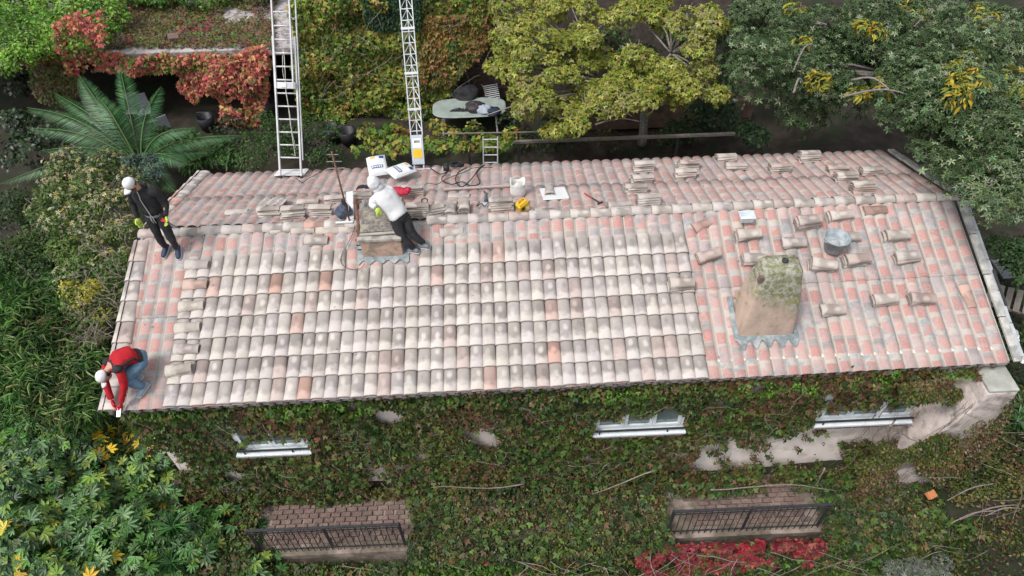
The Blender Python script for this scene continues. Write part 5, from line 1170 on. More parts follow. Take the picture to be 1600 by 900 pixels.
# spiky plants
for i, (px, py, z) in enumerate(((270, 825, -3.9), (268, 880, -4.3), (1595, 640, -3.6), (1588, 660, -3.6))):
    c0_ = V(atz(px, py, z)); n = 40; a = rng.uniform(0, 2*PI, n); d = np.stack([np.cos(a), np.sin(a), rng.uniform(.1, .9, n)], 1)
    o = leaves('spiky_plant', np.tile(np.array(c0_), (n, 1)), np.cross(d, np.stack([-np.sin(a), np.cos(a), 0*a], 1))*1., d, rng.uniform(.3, .42, n), BLADE, palette(np.tile(np.array(c0_), (n, 1)), [(.06, .20, .04), (.05, .14, .04)], [1, 1], 1), LEAFS)
    tag(o, ('bright green spiky rosette among the fig leaves, upper of two', 'bright green spiky rosette among the fig leaves, lower of two', 'spiky green plant at the right edge beside the buttress', 'second spiky green plant at the right edge, slightly lower')[i], 'plant')
# long grass / bamboo
B = blobs([(0, 385), (90, 400), (120, 480), (160, 545), (160, 640), (60, 660), (0, 660)], 26, lambda x, y: -2.3-.001*y, .3, (.3, .5), lkeep)
bm_ = empty('bamboo', G(60, 560, -5), 'feathery green bamboo clump with long thin leaves at the left edge', 'bamboo')
adopt(crown('foliage', B, 420, BLADE, .25, [(.09, .22, .05), (.16, .33, .08), (.25, .38, .12), (.05, .12, .03), (.32, .34, .15)], [4, 4, 2, 3, 1], droop=.9, upb=.7, seed=13, scale=.9, test=ltest, shell=.2), bm_)
b = MB()
for i in range(60): c = B[rs.randrange(len(B))][0]; stem(b, c+np.array([rs.uniform(-.3, .3), rs.uniform(-.3, .3), -.1]), (rs.uniform(-1, 1), rs.uniform(-.5, .5), .6), rs.uniform(.4, .9), .007, .2)
o = adopt(b.build('canes', TWIG, smooth=True), bm_); o['kind'] = 'stuff'
# flowering shrub
B = blobs([(75, 262), (150, 240), (215, 262), (222, 300), (205, 350), (205, 420), (190, 470), (170, 540), (120, 500), (95, 400), (60, 330)], 24, lambda x, y: -1.9-.002*(y-250), .25, (.25, .42), lkeep)
fs_ = empty('flowering_shrub', G(150, 400, -5), 'green shrub with cream flower heads beside the left gable', 'shrub')
adopt(crown('foliage', B, 420, DIA, .075, [(.07, .15, .025), (.13, .22, .04), (.19, .26, .06), (.04, .08, .02), (.14, .12, .07)], [4, 4, 2, 3, 1.5], seed=14, test=ltest), fs_)
up = [(c+np.array([0, 0, .12]), r) for c, r in B if proj(c)[1] < 380 or random.random() < .2]
adopt(crown('flowers', up, 34, ROSE, .055, [(.62, .58, .38), (.50, .48, .28), (.58, .50, .12)], [4, 2, 1.2], seed=24, scale=2, test=ltest, patch=.2), fs_)
b = MB(); branches(G(170, 420, -4.6), B, .07, b, nb=60, rmin=.011, seed=4)
for i in range(110):
    c = atz(rs.uniform(120, 210), rs.uniform(340, 560), -1.6); 
    if c[0] < -.5: stem(b, c, (rs.uniform(-1, .3), rs.uniform(-1, 1), .2), rs.uniform(.3, .7), .008, .5)
adopt(b.build('branches', TWIG, smooth=True), fs_)
ys_ = blobs([(105, 450), (160, 440), (165, 500), (120, 500)], 22, lambda x, y: -1.7, .1, (.14, .2), lkeep)
o = crown('yellow_shrub', ys_, 130, DIA, .06, [(.50, .45, .05), (.35, .35, .05), (.2, .22, .05)], [3, 2, 2], seed=3, test=ltest); tag(o, 'small yellow leaved bush among bare twigs left of the house', 'shrub')
B = blobs([(0, 300), (70, 310), (110, 380), (100, 440), (60, 430), (0, 400)], 30, lambda x, y: -2.6, .2, (.35, .5))
o = crown('dark_shrub', B, 420, DIA, .08, [(.03, .06, .015), (.05, .10, .025), (.09, .15, .03)], [4, 3, 1.5], seed=15); tag(o, 'dense dark green shrub at the left edge below the palm', 'shrub')
B = blobs([(0, 110), (60, 130), (100, 220), (60, 260), (0, 270)], 40, lambda x, y: -3.4, .3, (.4, .6))
o = crown('dark_shrub', B, 240, WIDE, .12, [(.015, .035, .012), (.03, .07, .02), (.04, .09, .04)], [4, 3, 1], LEAFS, seed=16); tag(o, 'dark broad leaved shrub at the left edge above the palm', 'shrub')
B = blobs([(0, 420), (0, 900), (250, 900), (160, 620), (150, 430)], 60, lambda x, y: -4.3, .3, (.6, .9), lkeep)
o = crown('undergrowth', B, 330, DIA, .12, [(.04, .09, .02), (.06, .13, .03), (.10, .17, .05)], [4, 3, 1], seed=17, test=ltest); tag(o, 'dark undergrowth below the shrubs left of the house', 'undergrowth', kind='stuff')
# silver spurge by the man in black
B = blobs([(198, 245), (245, 245), (250, 275), (205, 270)], 14, lambda x, y: -1.8, .1, (.12, .2), lkeep)
o = crown('silver_plant', B, 60, ROSE, .09, [(.12, .19, .14), (.18, .26, .2)], [1, 1], seed=8, test=ltest); tag(o, 'blue green leafy plant behind the man in black', 'plant')

# ---- palm
pc = V(atz(222, 262, -3.2)); pm = empty('palm_tree', (pc[0], pc[1], -4.5), 'dark green feather palm with arching fronds left behind the house', 'palm tree')
def frond(tip, arch=.5, wid=.42):
    tip = V(tip); L = (tip-pc).length; Q = []
    for i in range(15): t_ = i/14; Q.append(pc.lerp(tip, t_)+V((0, 0, arch*math.sin(PI*t_**.75)*1.0))+V((.10*math.sin(tip[0]*3+3*t_)*t_, 0, 0)))
    Pp, Tt, Nv, S = [], [], [], []
    nl = int(L*27)
    for i in range(nl):
        t_ = .12+.88*i/nl; k = min(13, int(t_*14)); p = Q[k].lerp(Q[k+1], t_*14-k); d = (Q[k+1]-Q[k]).normalized(); sdv = d.cross(V((0, 0, 1))).normalized(); up_ = sdv.cross(d)
        for s in (-1, 1):
            tt = (sdv*s*1.+d*(.55+.5*t_)+V((0, 0, -.28+random.uniform(-.1, .1)))).normalized(); Pp.append(p); Tt.append(tt); Nv.append((up_+sdv*s*.35)); S.append(wid*(math.sin(PI*min(1, .18+t_*.84))**.6+.1)*random.uniform(.9, 1.08))
    Pp = np.array(Pp); o = leaves('frond', Pp, np.array(Nv), np.array(Tt), S, tmpl([(0, 1, .026)], .4, -.04), palette(Pp, [(.025, .11, .03), (.045, .17, .045), (.10, .25, .07)], [3, 3, 1], 2, 1.5, .3, .2), LEAFS); adopt(o, pm)
    m = MB().tube(Q, [lerp(.028, .006, i/14) for i in range(15)], 5).build('frond_stalk', solid('stalk green', (.09, .17, .05)) if 'stalk green' not in bpy.data.materials else bpy.data.materials['stalk green'], o, smooth=True); m.matrix_parent_inverse = pm.matrix_basis.inverted() @ Matrix.Identity(4); m.matrix_parent_inverse = Matrix.Identity(4)
for (px, py, z, ar) in ((118, 118, -1.3, .5), (192, 98, -1.3, .3), (45, 200, -2.2, .5), (-5, 288, -2.9, .5), (40, 168, -2.0, .6), (70, 235, -2.5, .4), (312, 200, -2.2, .5), (372, 212, -2.6, .4), (276, 300, -2.0, .5), (248, 135, -1.9, .3), (155, 305, -2.8, .4), (90, 145, -1.9, .5), (340, 235, -2.9, .3), (300, 255, -2.6, .4), (228, 300, -2.8, .5), (150, 150, -1.6, .5)): frond(atz(px, py, z), ar)
b = MB().tube([(pc[0], pc[1], -4.6), (pc[0]+.03, pc[1], -4), pc], [.24, .2, .16], 12); adopt(b.build('trunk', BARK, smooth=True), pm)

# ---- yellow green tree behind the far eave
poly = [(765, 0), (1125, 0), (1135, 60), (1120, 110), (1140, 150), (1060, 165), (990, 160), (960, 178), (930, 195), (880, 215), (830, 200), (790, 150), (765, 100), (755, 40)]
zf = lambda x, y: -.3-.0085*y+.0
B = blobs(poly, 25, zf, .35, (.26, .42)); hole = [((975, 45), 22), ((1045, 75), 26), ((905, 112), 15), ((965, 112), 13), ((860, 40), 12), ((1080, 115), 14), ((900, 150), 14), ((1010, 30), 12)]
B = [q for q in B if not any((proj(q[0])[0]-h[0])**2+(proj(q[0])[1]-h[1])**2 < r*r for h, r in hole)]
yt = empty('broadleaf_tree', G(1003, 222, -4.5), 'yellow green broadleaf tree with grey branches behind the far eave', 'tree')
YP = [(.26, .30, .04), (.36, .38, .06), (.46, .46, .12), (.17, .22, .03), (.38, .34, .15)]
adopt(crown('crown', B, 260, TWO, .088, YP, [4, 4, 2.5, 2, 1], droop=1.2, upb=.8, seed=21, scale=.9, patch=.4, jit=.18), yt)
b = MB(); tb = G(1003, 225, -4.5); fk = V(atz(1005, 150, -2.7)); branches(tb, B, .15, b, fk, nb=70, rmin=.014, seed=6)
for a_, b_ in (((870, 160), (760, 180)), ((930, 195), (1000, 190)), ((870, 108), (955, 132))):
    p0 = V(atz(*a_, -2.6)); p1 = V(atz(*b_, -2.6)); b.tube(*smoothpath([p0, p0.lerp(p1, .5)+V((0, 0, .15)), p1], [.03, .025, .012], 4), 6)
adopt(b.build('trunk', M_('pale grey bark', (.40, .37, .33), (.22, .20, .18), 14, .9, 40, .5), smooth=True), yt)

# ---- grey green oak overhanging the right end
poly = [(1150, 0), (1605, 0), (1605, 330), (1560, 345), (1500, 325), (1465, 322), (1430, 290), (1425, 262), (1380, 232), (1330, 236), (1285, 222), (1210, 195), (1165, 170), (1140, 110)]
zf = lambda x, y: .15+.45*math.sin(x*.02)*math.cos(y*.025)+.0012*(x-1150)+.001*y
B = blobs(poly, 30, zf, .3, (.34, .55)); B = [q for q in B if not (q[0][0] < 14.25 and q[0][1] < 3.0)]; ot = empty('oak_tree', atz(1560, 250, -4.5), 'large grey green oak overhanging the far right end of the roof', 'tree')
OP = [(.13, .20, .09), (.21, .30, .14), (.32, .40, .24), (.08, .14, .045), (.055, .10, .03)]
def otest(P): return (P[:, 2] > .35) | (P[:, 0] > 15.4) | (P[:, 1] > 2.9)
adopt(crown('crown', B, 230, ROSE, .068, OP, [4, 4, 2, 3, 3], droop=.1, upb=.9, seed=31, scale=.8, patch=.5, jit=.2, test=otest), ot)
B2 = [(c-np.array([0, -.3, .9]), r*1.2) for c, r in B if (c[0] > 15.6 or c[1] > 3.6)]
adopt(crown('lower_crown', B2, 150, ROSE, .085, OP, [3, 2, 1, 4, 4], seed=32, test=otest), ot)
ysp = [(1240, 15), (1350, 40), (1255, 65), (1280, 128), (1370, 50), (1380, 125), (1385, 138), (1345, 148), (1420, 10), (1440, 20), (1530, 15), (1545, 30), (1520, 90), (1500, 110), (1495, 130), (1520, 125), (1495, 150), (1595, 145), (1585, 120)]
B3 = [(atz(x, y, zf(x, y)+.45), random.uniform(.14, .26)) for x, y in ysp]
adopt(crown('yellow_sprays', B3, 60, WILLOW, .15, [(.50, .36, .03), (.36, .36, .04), (.2, .27, .04)], [2, 2, 1.4], seed=33, scale=2, droop=.8, patch=.2), ot)
b = MB(); branches(atz(1560, 250, -4.5), B, .22, b, V(atz(1520, 170, -1.2)), nb=70, rmin=.013, seed=8)
for a_, b_ in (((1320, 150), (1450, 160)), ((1400, 135), (1450, 155)), ((1270, 70), (1240, 110)), ((1330, 125), (1400, 150)), ((1490, 105), (1485, 70)), ((1570, 130), (1600, 120)), ((1520, 50), (1570, 30)), ((1240, 145), (1255, 130))):
    p0 = V(atz(*a_, .9)); p1 = V(atz(*b_, .95)); b.tube(*smoothpath([p0, p0.lerp(p1, .5)+V((0, .1, .15)), p1], [.025, .02, .01], 4), 6)
adopt(b.build('trunk', M_('oak bark', (.28, .25, .23), (.16, .14, .13), 14, .9, 40, .5), smooth=True), ot)
# dark undergrowth right and behind
B = blobs([(1090, 130), (1180, 160), (1260, 215), (1160, 225), (1060, 215), (1050, 165)], 34, lambda x, y: -3.4, .3, (.35, .55))
o = crown('dark_shrub', B, 300, WIDE, .10, [(.02, .05, .018), (.04, .085, .03), (.06, .12, .04)], [4, 3, 1], seed=41); tag(o, 'dark green shrub in the shade between the two trees', 'shrub')
B = blobs([(1560, 380), (1605, 360), (1605, 470), (1570, 440)], 22, lambda x, y: -2.3, .2, (.25, .35))
o = crown('green_shrub', B, 300, DIA, .09, [(.04, .09, .025), (.07, .14, .04)], [3, 2], seed=42); tag(o, 'green shrub at the right edge beside the wooden bench', 'shrub')
B = blobs([(1500, 420), (1605, 450), (1605, 720), (1560, 700), (1540, 560)], 30, lambda x, y: -3.9, .2, (.3, .5), lambda c: c[0] > 15.5)
o = crown('undergrowth', B, 170, DIA, .09, [(.02, .045, .012), (.04, .08, .02), (.08, .12, .03)], [4, 3, 1], seed=43, test=lambda P: P[:, 0] > 15.35); tag(o, 'dark weeds along the right gable wall', 'undergrowth', kind='stuff')

# ================================================================= the building behind
YB = 10.7
VB = M_('old grey render', (.38, .36, .33), (.24, .22, .20), 4, .9, 20, .6, c3=(.16, .13, .11), s3=3); DKB = M_('dark brick wall', (.14, .11, .095), (.08, .065, .06), 6, .95, 30, .6)
vb = empty('villa', (0, YB, -4.5), 'ivy covered building behind the roof with a shaded portico', 'building')
def vpart(mb, name, mat, **k): o = mb.build(name, mat, **k); return adopt(o, vb)
vpart(MB().box((7.6, YB+2.2, -1.2), (12.4, 4, 6.6)), 'wall', DKB)
vpart(MB().box((-5.6, YB+4.2, -3.3), (14, .3, 2.6)), 'back_wall', DKB)
vpart(MB().box((-5.6, YB+2.2, -2.25), (14, 4.8, .26)), 'portico_roof', M_('pale lichen roof slab', (.50, .47, .47), (.36, .33, .33), 2.5, .9, 14, .8, c3=(.26, .22, .2), s3=5), bevel=.03)
vpart(MB().box((-5.6, YB+12.2, -2.2), (14, 15, .26)), 'upper_terrace', VB)
for px in (408, 150): c = atz(px, 190, -4.5); vpart(MB().box((c[0], YB+.1, -3.4), (.32, .32, 2.1)), 'pillar', M_('pale pillar %d' % px, (.36, .34, .33), (.28, .26, .25), 5, .9), bevel=.01)
# brick courses seen beside the table
bk = MB().box((0, 0, 0), (.30, .05, .12)).build('wall_brick', M_('dark old brick', (.20, .13, .11), (.12, .09, .08), 12, .95, 40, .5), bevel=.008); bkd = bk.data; bpy.data.objects.remove(bk)
for r in range(12):
    for k in range(9):
        if random.random() < .12: continue
        o = bpy.data.objects.new('wall_brick', bkd); COL.objects.link(o); o.location = (5.15+k*.32+.16*(r % 2), YB+.19-.01*random.random(), -4.0+r*.14); adopt(o, vb)
# chairs and clutter in the portico
GR = solid('grey garden chair', (.28, .30, .33), .6)
for i, (px, py, lab) in enumerate(((216, 186, 'grey folded chair under the portico, left of two'), (232, 188, 'grey folded chair under the portico, right of two'), (268, 224, 'pale grey chair behind the palm fronds'))):
    c = G(px, py, -4.4); t = empty('garden_chair', (c[0], c[1], -4.5), lab, 'chair', 'grey garden chairs behind the palm', rz=.3*i)
    MB().box((0, 0, .44), (.42, .42, .03)).build('seat', GR, t, bevel=.008); MB().box((0, .2, .72), (.42, .03, .5)).build('backrest', GR, t, bevel=.008)
    for sx in (-.18, .18):
        for sy in (-.18, .18): MB().box((sx, sy, .22), (.03, .03, .43)).build('leg', GR, t)
for i, (px, py) in enumerate(((325, 196), (520, 212), (545, 218))):
    c = G(px, py, -4.4); t = empty('dark_crate', (c[0], c[1], -4.5), ('large black bag hanging in the dark portico', 'black basket behind the small hedge', 'second dark basket by the hedge, right one')[i], 'basket')
    MB().lathe([(.0, 0), (.22, 0), (.28, .45), (.24, .45), (.2, .06), (0, .06)], n=14).build('body', BLK, t, smooth=True); MB().tube([(-.26, 0, .42), (-.2, 0, .6), (.2, 0, .6), (.26, 0, .42)], .014, 5).build('handle', IRON, t); t.name = 'basket'
# table with clothes
c = G(733, 168, -3.77); t = empty('garden_table', (c[0], c[1], -4.5), 'pale oval table heaped with clothes behind the far eave', 'table')
n = 28; el = lambda rx, ry, z, e=.55: [(math.copysign(abs(math.cos(a))**e, math.cos(a))*rx, math.copysign(abs(math.sin(a))**e, math.sin(a))*ry, z) for a in [2*PI*k/n for k in range(n)]]
b = MB(); vs = el(1.12, .52, .70)+el(1.14, .54, .73)+el(1.10, .50, .745); b.add(vs, [(i*n+k, i*n+(k+1) % n, (i+1)*n+(k+1) % n, (i+1)*n+k) for i in (0, 1) for k in range(n)]+[tuple(range(2*n, 3*n)), tuple(range(n-1, -1, -1))])
b.build('tabletop', M_('pale green grey table top', (.36, .42, .39), (.28, .33, .31), 5, .5), t)
for sx in (-.85, .85):
    for sy in (-.36, .36): MB().tube([(sx, sy, 0), (sx*.96, sy*.96, .7)], .028, 8).build('leg', WHITE, t)
def cloth(px, py, r, mat, name, lab, z=-3.70, j=.3):
    b = MB(); b.ell((0, 0, 0), tuple(1.3*k for k in r), 16, 10, jit=j); o = b.build(name, mat, smooth=True, sub=1); o.location = atz(px, py, z); return tag(o, lab, 'clothes')
cloth(727, 146, (.34, .25, .24), BLKC, 'black_jacket', 'black jacket in a heap at the back of the oval table'); cloth(743, 168, (.26, .22, .14), solid('dark brown cloth', (.05, .04, .045)), 'dark_jumper', 'dark jumper in the middle of the oval table')
cloth(757, 172, (.20, .16, .12), solid('pale blue cloth', (.42, .47, .55)), 'pale_shirt', 'pale blue shirt crumpled on the oval table'); cloth(770, 174, (.22, .14, .10), solid('navy cloth', (.02, .03, .06)), 'navy_cloth', 'navy cloth at the right end of the oval table')
b = MB(); 
for k in range(5): b.tube([(-.3+.05*k, -.05, .0), (-.2+.1*k, .08*math.sin(k), .03), (.1+.04*k, -.08, .02), (.3-.1*k, .1, 0)], .014, 5)
o = b.build('webbing_harness', BLK, smooth=True); o.location = atz(718, 172, -3.73); tag(o, 'dark webbing harness spread on the left of the oval table', 'harness')
# striped folding chair at the table
def slat_seat(name, loc, rz, lab, cat, n, w_, d_, m1, tilt, gap=1.6, leg=.45):
    t = empty(name, loc, lab, cat, rz=rz)
    fr = MB().box((0, 0, leg), (w_, .04, .04)).build('seat_rail', m1, t)
    for k in range(n):
        o = MB().box((-w_/2+(k+.5)*w_/n, .0, 0), (w_/n/gap, d_, .02)).build('slat', m1, t); o.location = (0, .12, leg+.22); o.rotation_euler.x = tilt
    for sx in (-1, 1):
        for sy in (-.15, .15): MB().box((sx*w_/2*.95, sy, leg/2), (.04, .04, leg)).build('leg', m1, t)
    return t
c = G(770, 150, -3.9); t = slat_seat('folding_chair', (c[0], c[1], -4.5), .25, 'folding chair with black and white striped back behind the oval table', 'chair', 1, .5, .6, BLKC, R(50)); 
for k in range(9): o = MB().box((0, -.26+k*.06, 0), (.46, .022, .026)).build('white_stripe', WHITE, t); o.location = (0, .12, .67); o.rotation_euler.x = R(50)
# wooden bench and small table right of the house
c = atz(1578, 482, -3.4); t = slat_seat('garden_bench', (c[0], c[1], -3.9), R(-25), 'slatted wooden garden bench right of the gable', 'bench', 6, 1.1, .5, solid('weathered grey wood', (.20, .18, .16), .9), R(35), 1.5)
c = atz(1582, 418, -3.2); t = empty('side_table', (c[0], c[1], -3.95), 'small grey table half hidden by leaves at the right edge', 'table'); MB().box((0, 0, .72), (.7, .6, .04)).build('tabletop', solid('dull grey top', (.22, .23, .24)), t, bevel=.01)
for sx in (-.3, .3):
    for sy in (-.25, .25): MB().box((sx, sy, .35), (.04, .04, .7)).build('leg', IRON, t)
# long timber rails behind the far eave
for (a_, b_, r, lab, z) in (((800, 222), (1148, 209), .045, 'long grey timber rail behind the far eave right of the hoist', -3.0), ((690, 209), (850, 206), .02, 'thin metal rail above the vines behind the hoist', -3.2)):
    p0 = V(atz(*a_, z)); p1 = V(atz(*b_, z)); t = empty('timber_rail', p0, lab, 'rail'); MB().bar((0, 0, 0), p1-p0, r*2, r*1.6).build('beam', M_('weathered beam %d' % a_[0], (.26, .23, .20), (.18, .16, .14), 9, .9), t, bevel=.006)
    for k in range(2): q = (p1-p0)*(k+.5)/2; MB().box((q[0], q[1]+.03, (-4.55-z)/2), (.07, .05, abs(-4.55-z)-.06)).build('post', IRON, t)
tag(MB().box((11.5, 9.2, -4.1), (6, .5, .9)).build('stone_wall', M_('brown rubble wall', (.20, .13, .10), (.12, .08, .065), 5, .95, 14, .9), bevel=.05), 'low brown rubble wall in shade under the yellow green tree', 'wall')

# ---- climbing plants of the villa
def face_leaves(name, poly, n, y0, tm, size, pal_, w_, seed, thick=.35, mat=LEAF, parent=None, gap=.30, scale=1.1, patch=.5):
    q = [(aty(a, b_, y0)[0], aty(a, b_, y0)[2]) for a, b_ in poly]; xs = [p[0] for p in q]; zs = [p[1] for p in q]
    x = rng.uniform(min(xs), max(xs), n); z = rng.uniform(min(zs), max(zs), n); P0 = np.stack([x, 0*x, z], 1); e = .35*(noise(P0, 2.2, seed)-.5)
    kp = inpoly(x+e, z+e, q) & (noise(P0, 2.4, seed+4)+.25*rng.random(n) > gap); P0 = P0[kp]; m = len(P0)
    P = P0.copy(); P[:, 1] = y0-thick*(noise(P0, 1.5, seed+2)*.8+.3*rng.random(m)); Nn = np.array([0, -1, .7])+rng.normal(0, .45, (m, 3)); T = np.array([0, -.3, -1])+rng.normal(0, .5, (m, 3))
    return leaves(name, P, Nn, T, size*rng.uniform(.6, 1.2, m), tm, palette(P, pal_, w_, seed, scale, patch), mat, parent)
YG = [(.10, .20, .025), (.18, .28, .04), (.30, .34, .06), (.42, .36, .07), (.36, .19, .06), (.05, .09, .02)]
cl = empty('climbing_vine', (3.5, YB, -4.5), 'green and yellow vine covering the building between ladder and hoist', 'vine')
adopt(face_leaves('foliage', [(455, -30), (780, -30), (775, 60), (720, 100), (700, 150), (665, 200), (655, 235), (560, 235), (480, 190), (465, 120)], 24000, YB-.1, MAPLE, .12, YG, [3, 4, 4, 2, 1.5, 2], 51, .75, gap=.36, patch=.35), cl)
adopt(face_leaves('under_foliage', [(455, -30), (780, -30), (775, 60), (720, 100), (700, 150), (665, 190), (655, 225), (560, 220), (480, 180), (465, 120)], 9000, YB, MAPLE, .15, YG, [4, 3, 2, 1, 1.5, 4], 52, .2, gap=.25, patch=.3), cl)
b = MB()
for i in range(90): stem(b, (rs.uniform(1.3, 7), YB-.4-rs.uniform(0, .3), rs.uniform(-3.5, 0)), (rs.uniform(-.6, .6), -.1, rs.uniform(-1, .5)), rs.uniform(.5, 1.5), rs.uniform(.006, .015), .35)
adopt(b.build('stems', TWIG, smooth=True), cl)
o = face_leaves('orange_vine', [(655, 20), (775, 10), (760, 70), (700, 130), (660, 120)], 3500, YB-.5, MAPLE, .15, [(.33, .20, .05), (.26, .22, .05), (.34, .14, .06), (.15, .17, .03)], [3, 3, 1.5, 2], 53, .3, gap=.36); tag(o, 'rusty yellow vine leaves right of the lattice hoist', 'vine')
o = face_leaves('dark_ivy', [(560, -20), (665, -20), (660, 40), (590, 42)], 6000, YB-.55, DIA, .12, [(.02, .06, .02), (.03, .09, .03)], [1, 1], 54, .3, gap=.2); tag(o, 'dark green ivy patch at the top behind the hoist', 'ivy')
RP = [(.62, .17, .14), (.66, .26, .15), (.55, .08, .09), (.66, .38, .16), (.36, .07, .06), (.22, .22, .05)]
cr = empty('red_creeper', (-1, YB, -4.5), 'red and orange creeper hanging in curtains from the portico edge', 'creeper')
ze = YB-.25
adopt(face_leaves('edge_leaves', [(20, 72), (110, 70), (240, 78), (420, 66), (430, 100), (330, 108), (250, 104), (130, 102), (60, 96)], 5200, ze, MAPLE, .115, RP+[(.12, .24, .03)], [3, 4, 2, 2, 1, 3, 3], 55, .6, gap=.40, patch=.35), cr)
adopt(face_leaves('long_curtain', [(320, 80), (420, 78), (425, 120), (410, 165), (398, 205), (380, 218), (355, 200), (345, 150), (325, 130)], 5200, ze-.05, MAPLE, .115, RP, [4, 5, 3, 4, 1.5, 2.5], 56, .6, gap=.40, patch=.2), cr)
adopt(face_leaves('short_curtain', [(262, 85), (335, 90), (326, 130), (305, 158), (285, 135)], 1900, ze-.05, MAPLE, .115, RP, [2, 4, 1, 3, 1, 3], 57, .3, gap=.25), cr)
adopt(face_leaves('left_spray', [(90, 20), (160, 10), (170, 60), (110, 80), (85, 60)], 520, ze-.6, MAPLE, .13, RP, [4, 4, 2, 2, 1, 1], 58, .3, gap=.56), cr)
o = face_leaves('brown_vine', [(50, 100), (120, 90), (130, 130), (110, 160), (70, 150), (50, 125)], 2600, ze-.2, MAPLE, .13, [(.12, .14, .03), (.2, .16, .07), (.22, .13, .07), (.07, .10, .02)], [3, 3, 2, 3], 59, .3, gap=.25); tag(o, 'dull brown green vine hanging left of the palm top', 'vine')
# bright bush on the portico top left
B = blobs([(-30, -30), (200, -30), (185, 20), (170, 60), (120, 75), (80, 80), (40, 110), (15, 118), (-30, 100)], 22, lambda x, y: -1.45-.003*max(0, y-40), .2, (.4, .6))
o = crown('bright_bush', B, 420, DIA, .10, [(.13, .32, .03), (.22, .44, .05), (.34, .50, .08), (.06, .15, .02)], [3, 4, 2, 2], seed=60, scale=.7); tag(o, 'bright lime green bush tumbling over the building at the top left', 'bush')
B = blobs([(180, -20), (470, -20), (470, 2), (250, 6), (180, 10)], 26, lambda x, y: -1.7, .1, (.3, .4))
o = crown('green_hedge', B, 420, DIA, .11, [(.10, .24, .03), (.17, .32, .04), (.05, .11, .02)], [3, 2, 2], seed=61); tag(o, 'strip of green foliage along the top edge behind the portico', 'hedge')
def flat_leaves(name, poly, n, z0, tm, size, pal_, w_, seed, gap, thick=.15):
    q = [tuple(atz(a, b_, z0)[:2]) for a, b_ in poly]; xs = [p[0] for p in q]; ys2 = [p[1] for p in q]; x = rng.uniform(min(xs), max(xs), n); y = rng.uniform(min(ys2), max(ys2), n); P0 = np.stack([x, y, 0*x], 1)
    kp = inpoly(x, y, q) & (noise(P0, .9, seed)+.3*rng.random(n)*noise(P0, 3, seed+1) > gap); P0 = P0[kp]; P0[:, 2] = z0+thick*rng.random(len(P0)); return leaves(name, P0, np.array([0, -.2, 1])+rng.normal(0, .4, (len(P0), 3)), rng.normal(0, 1, (len(P0), 3)), size*rng.uniform(.6, 1.2, len(P0)), tm, palette(P0, pal_, w_, seed, 1.5))
o = flat_leaves('creeping_vine', [(110, 0), (430, -5), (430, 75), (100, 78)], 13000, -2.1, TWO, .085, [(.16, .16, .04), (.22, .14, .07), (.12, .22, .03), (.36, .06, .07), (.14, .10, .07)], [3, 3, 2, 1.2, 2], 62, .50); 
b = MB()
for i in range(170): stem(b, (rs.uniform(-5, 1.5), rs.uniform(YB-.1, YB+4), -2.08), (rs.uniform(-1, 1), rs.uniform(-1, 1), 0), rs.uniform(.4, 1.3), .008, .5)
cv = b.build('creeping_stems', M_('dark vine stem', (.12, .09, .08), (.07, .055, .05), 9, .9), smooth=True); tag(o, 'patchy creeping vine on the pale portico top', 'vine'); cv.parent = o; cv.name = 'stems'
# pot shard
o = MB().box((0, 0, 0), (.30, .25, .12)).build('clay_shard', BRICKC[0], bevel=.01); o.location = atz(271, 58, -1.95); o.rotation_euler = (.3, .2, .5); tag(o, 'broken clay piece lying on the portico top', 'shard')
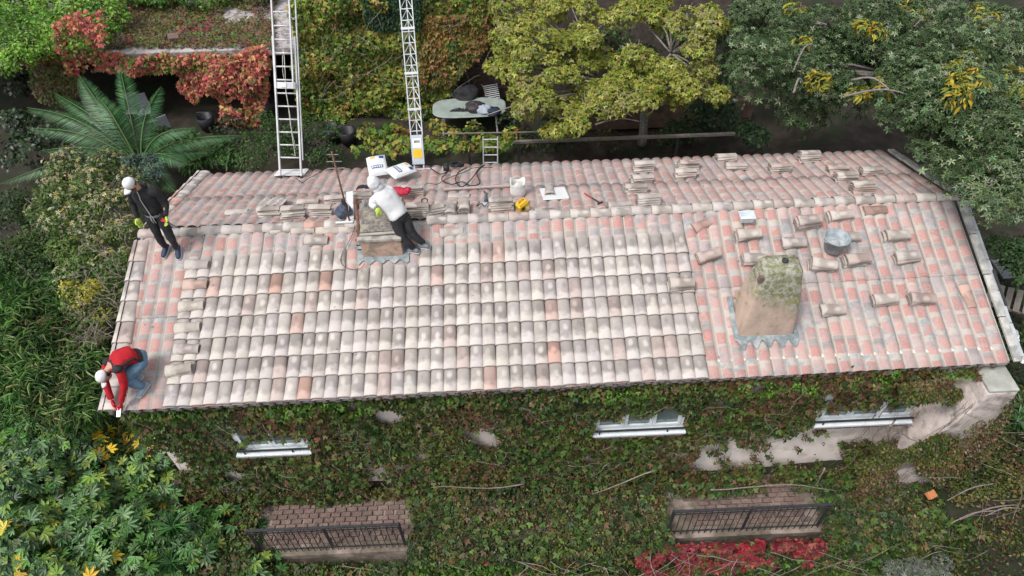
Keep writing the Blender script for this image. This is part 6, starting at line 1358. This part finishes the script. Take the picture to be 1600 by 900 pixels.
# hedge and vines just behind the far eave
B = blobs([(365, 190), (430, 185), (520, 205), (540, 250), (440, 262), (380, 258), (350, 225)], 28, lambda x, y: -3.0, .2, (.3, .42))
o = crown('small_hedge', B, 420, DIA, .065, [(.04, .10, .02), (.07, .15, .03), (.03, .06, .015)], [3, 3, 2], seed=63, test=lambda P: P[:, 1] > 3.0); tag(o, 'small dense green hedge behind the foot of the tall ladder', 'hedge')
B = blobs([(545, 225), (640, 220), (720, 215), (800, 212), (800, 232), (640, 245), (560, 252)], 22, lambda x, y: -2.6, .2, (.18, .28))
o = crown('trailing_vine', B, 26, MAPLE, .13, YG, [3, 4, 4, 2, 1, 1], seed=64, test=lambda P: P[:, 1] > 3.0); tag(o, 'yellow green trailing vine close behind the far eave by the hoist', 'vine')
B = blobs([(0, 60), (60, 110), (220, 120), (420, 200), (640, 230), (400, 250), (200, 260), (0, 260)], 60, lambda x, y: -4.2, .1, (.4, .6))
o = crown('undergrowth', B, 200, WIDE, .12, [(.015, .03, .01), (.03, .05, .018)], [1, 1], seed=65, test=lambda P: (P[:, 1] > 3.1) & (P[:, 1] < YB-.3)); tag(o, 'dark undergrowth in the shade behind the house', 'undergrowth', kind='stuff')


for a_ in LATE: BL(*a_)

for poly_, z_, st, r_, per, tm_, sz_, pl, sd_, lab_, nm in (
  ([(180, 215), (250, 205), (370, 230), (370, 262), (260, 262), (200, 262)], -3.2, 22, (.25, .38), 240, WILLOW, .16, [(.03, .08, .02), (.06, .14, .03), (.10, .2, .05)], 91, 'dark strappy plant between the palm and the small hedge', 'shrub_plant'),
  ([(790, 180), (930, 205), (1000, 215), (1100, 215), (1150, 232), (980, 240), (800, 240)], -4.1, 30, (.3, .45), 130, WIDE, .11, [(.02, .045, .015), (.035, .07, .02), (.08, .08, .03)], 92, 'low shaded plants under the yellow green tree', 'low_plants'),
  ([(565, 205), (640, 200), (660, 240), (560, 235)], -3.3, 20, (.22, .34), 70, MAPLE, .14, YG, 93, 'leafy vine tangle left of the hoist foot behind the far eave', 'vine'),
  ([(660, 195), (700, 200), (800, 205), (800, 228), (670, 228)], -3.9, 22, (.2, .3), 60, MAPLE, .13, YG, 94, 'low vine growing in front of the oval table', 'low_vine'),
  ([(760, -10), (1140, -10), (1140, 150), (1000, 150), (800, 120)], -2.4, 42, (.45, .7), 260, DIA, .12, [(.03, .08, .02), (.05, .12, .025), (.10, .17, .03)], 95, 'dark evergreen mass behind the yellow green tree', 'evergreen_tree')):
    B = blobs(poly_, st, lambda x, y: z_, .2, r_)
    tag(crown(nm, B, per, tm_, sz_, pl, [1]*len(pl), seed=sd_, test=lambda P: P[:, 1] > 3.0), lab_, 'tree' if 'tree' in nm else 'plant', kind='stuff' if nm == 'low_plants' else None)
for o in list(bpy.data.objects):
    if o.get('label') and len(o['label'].split()) > 16: print('LONG', o.name, o['label'])
print('leaf tris', NTRI)
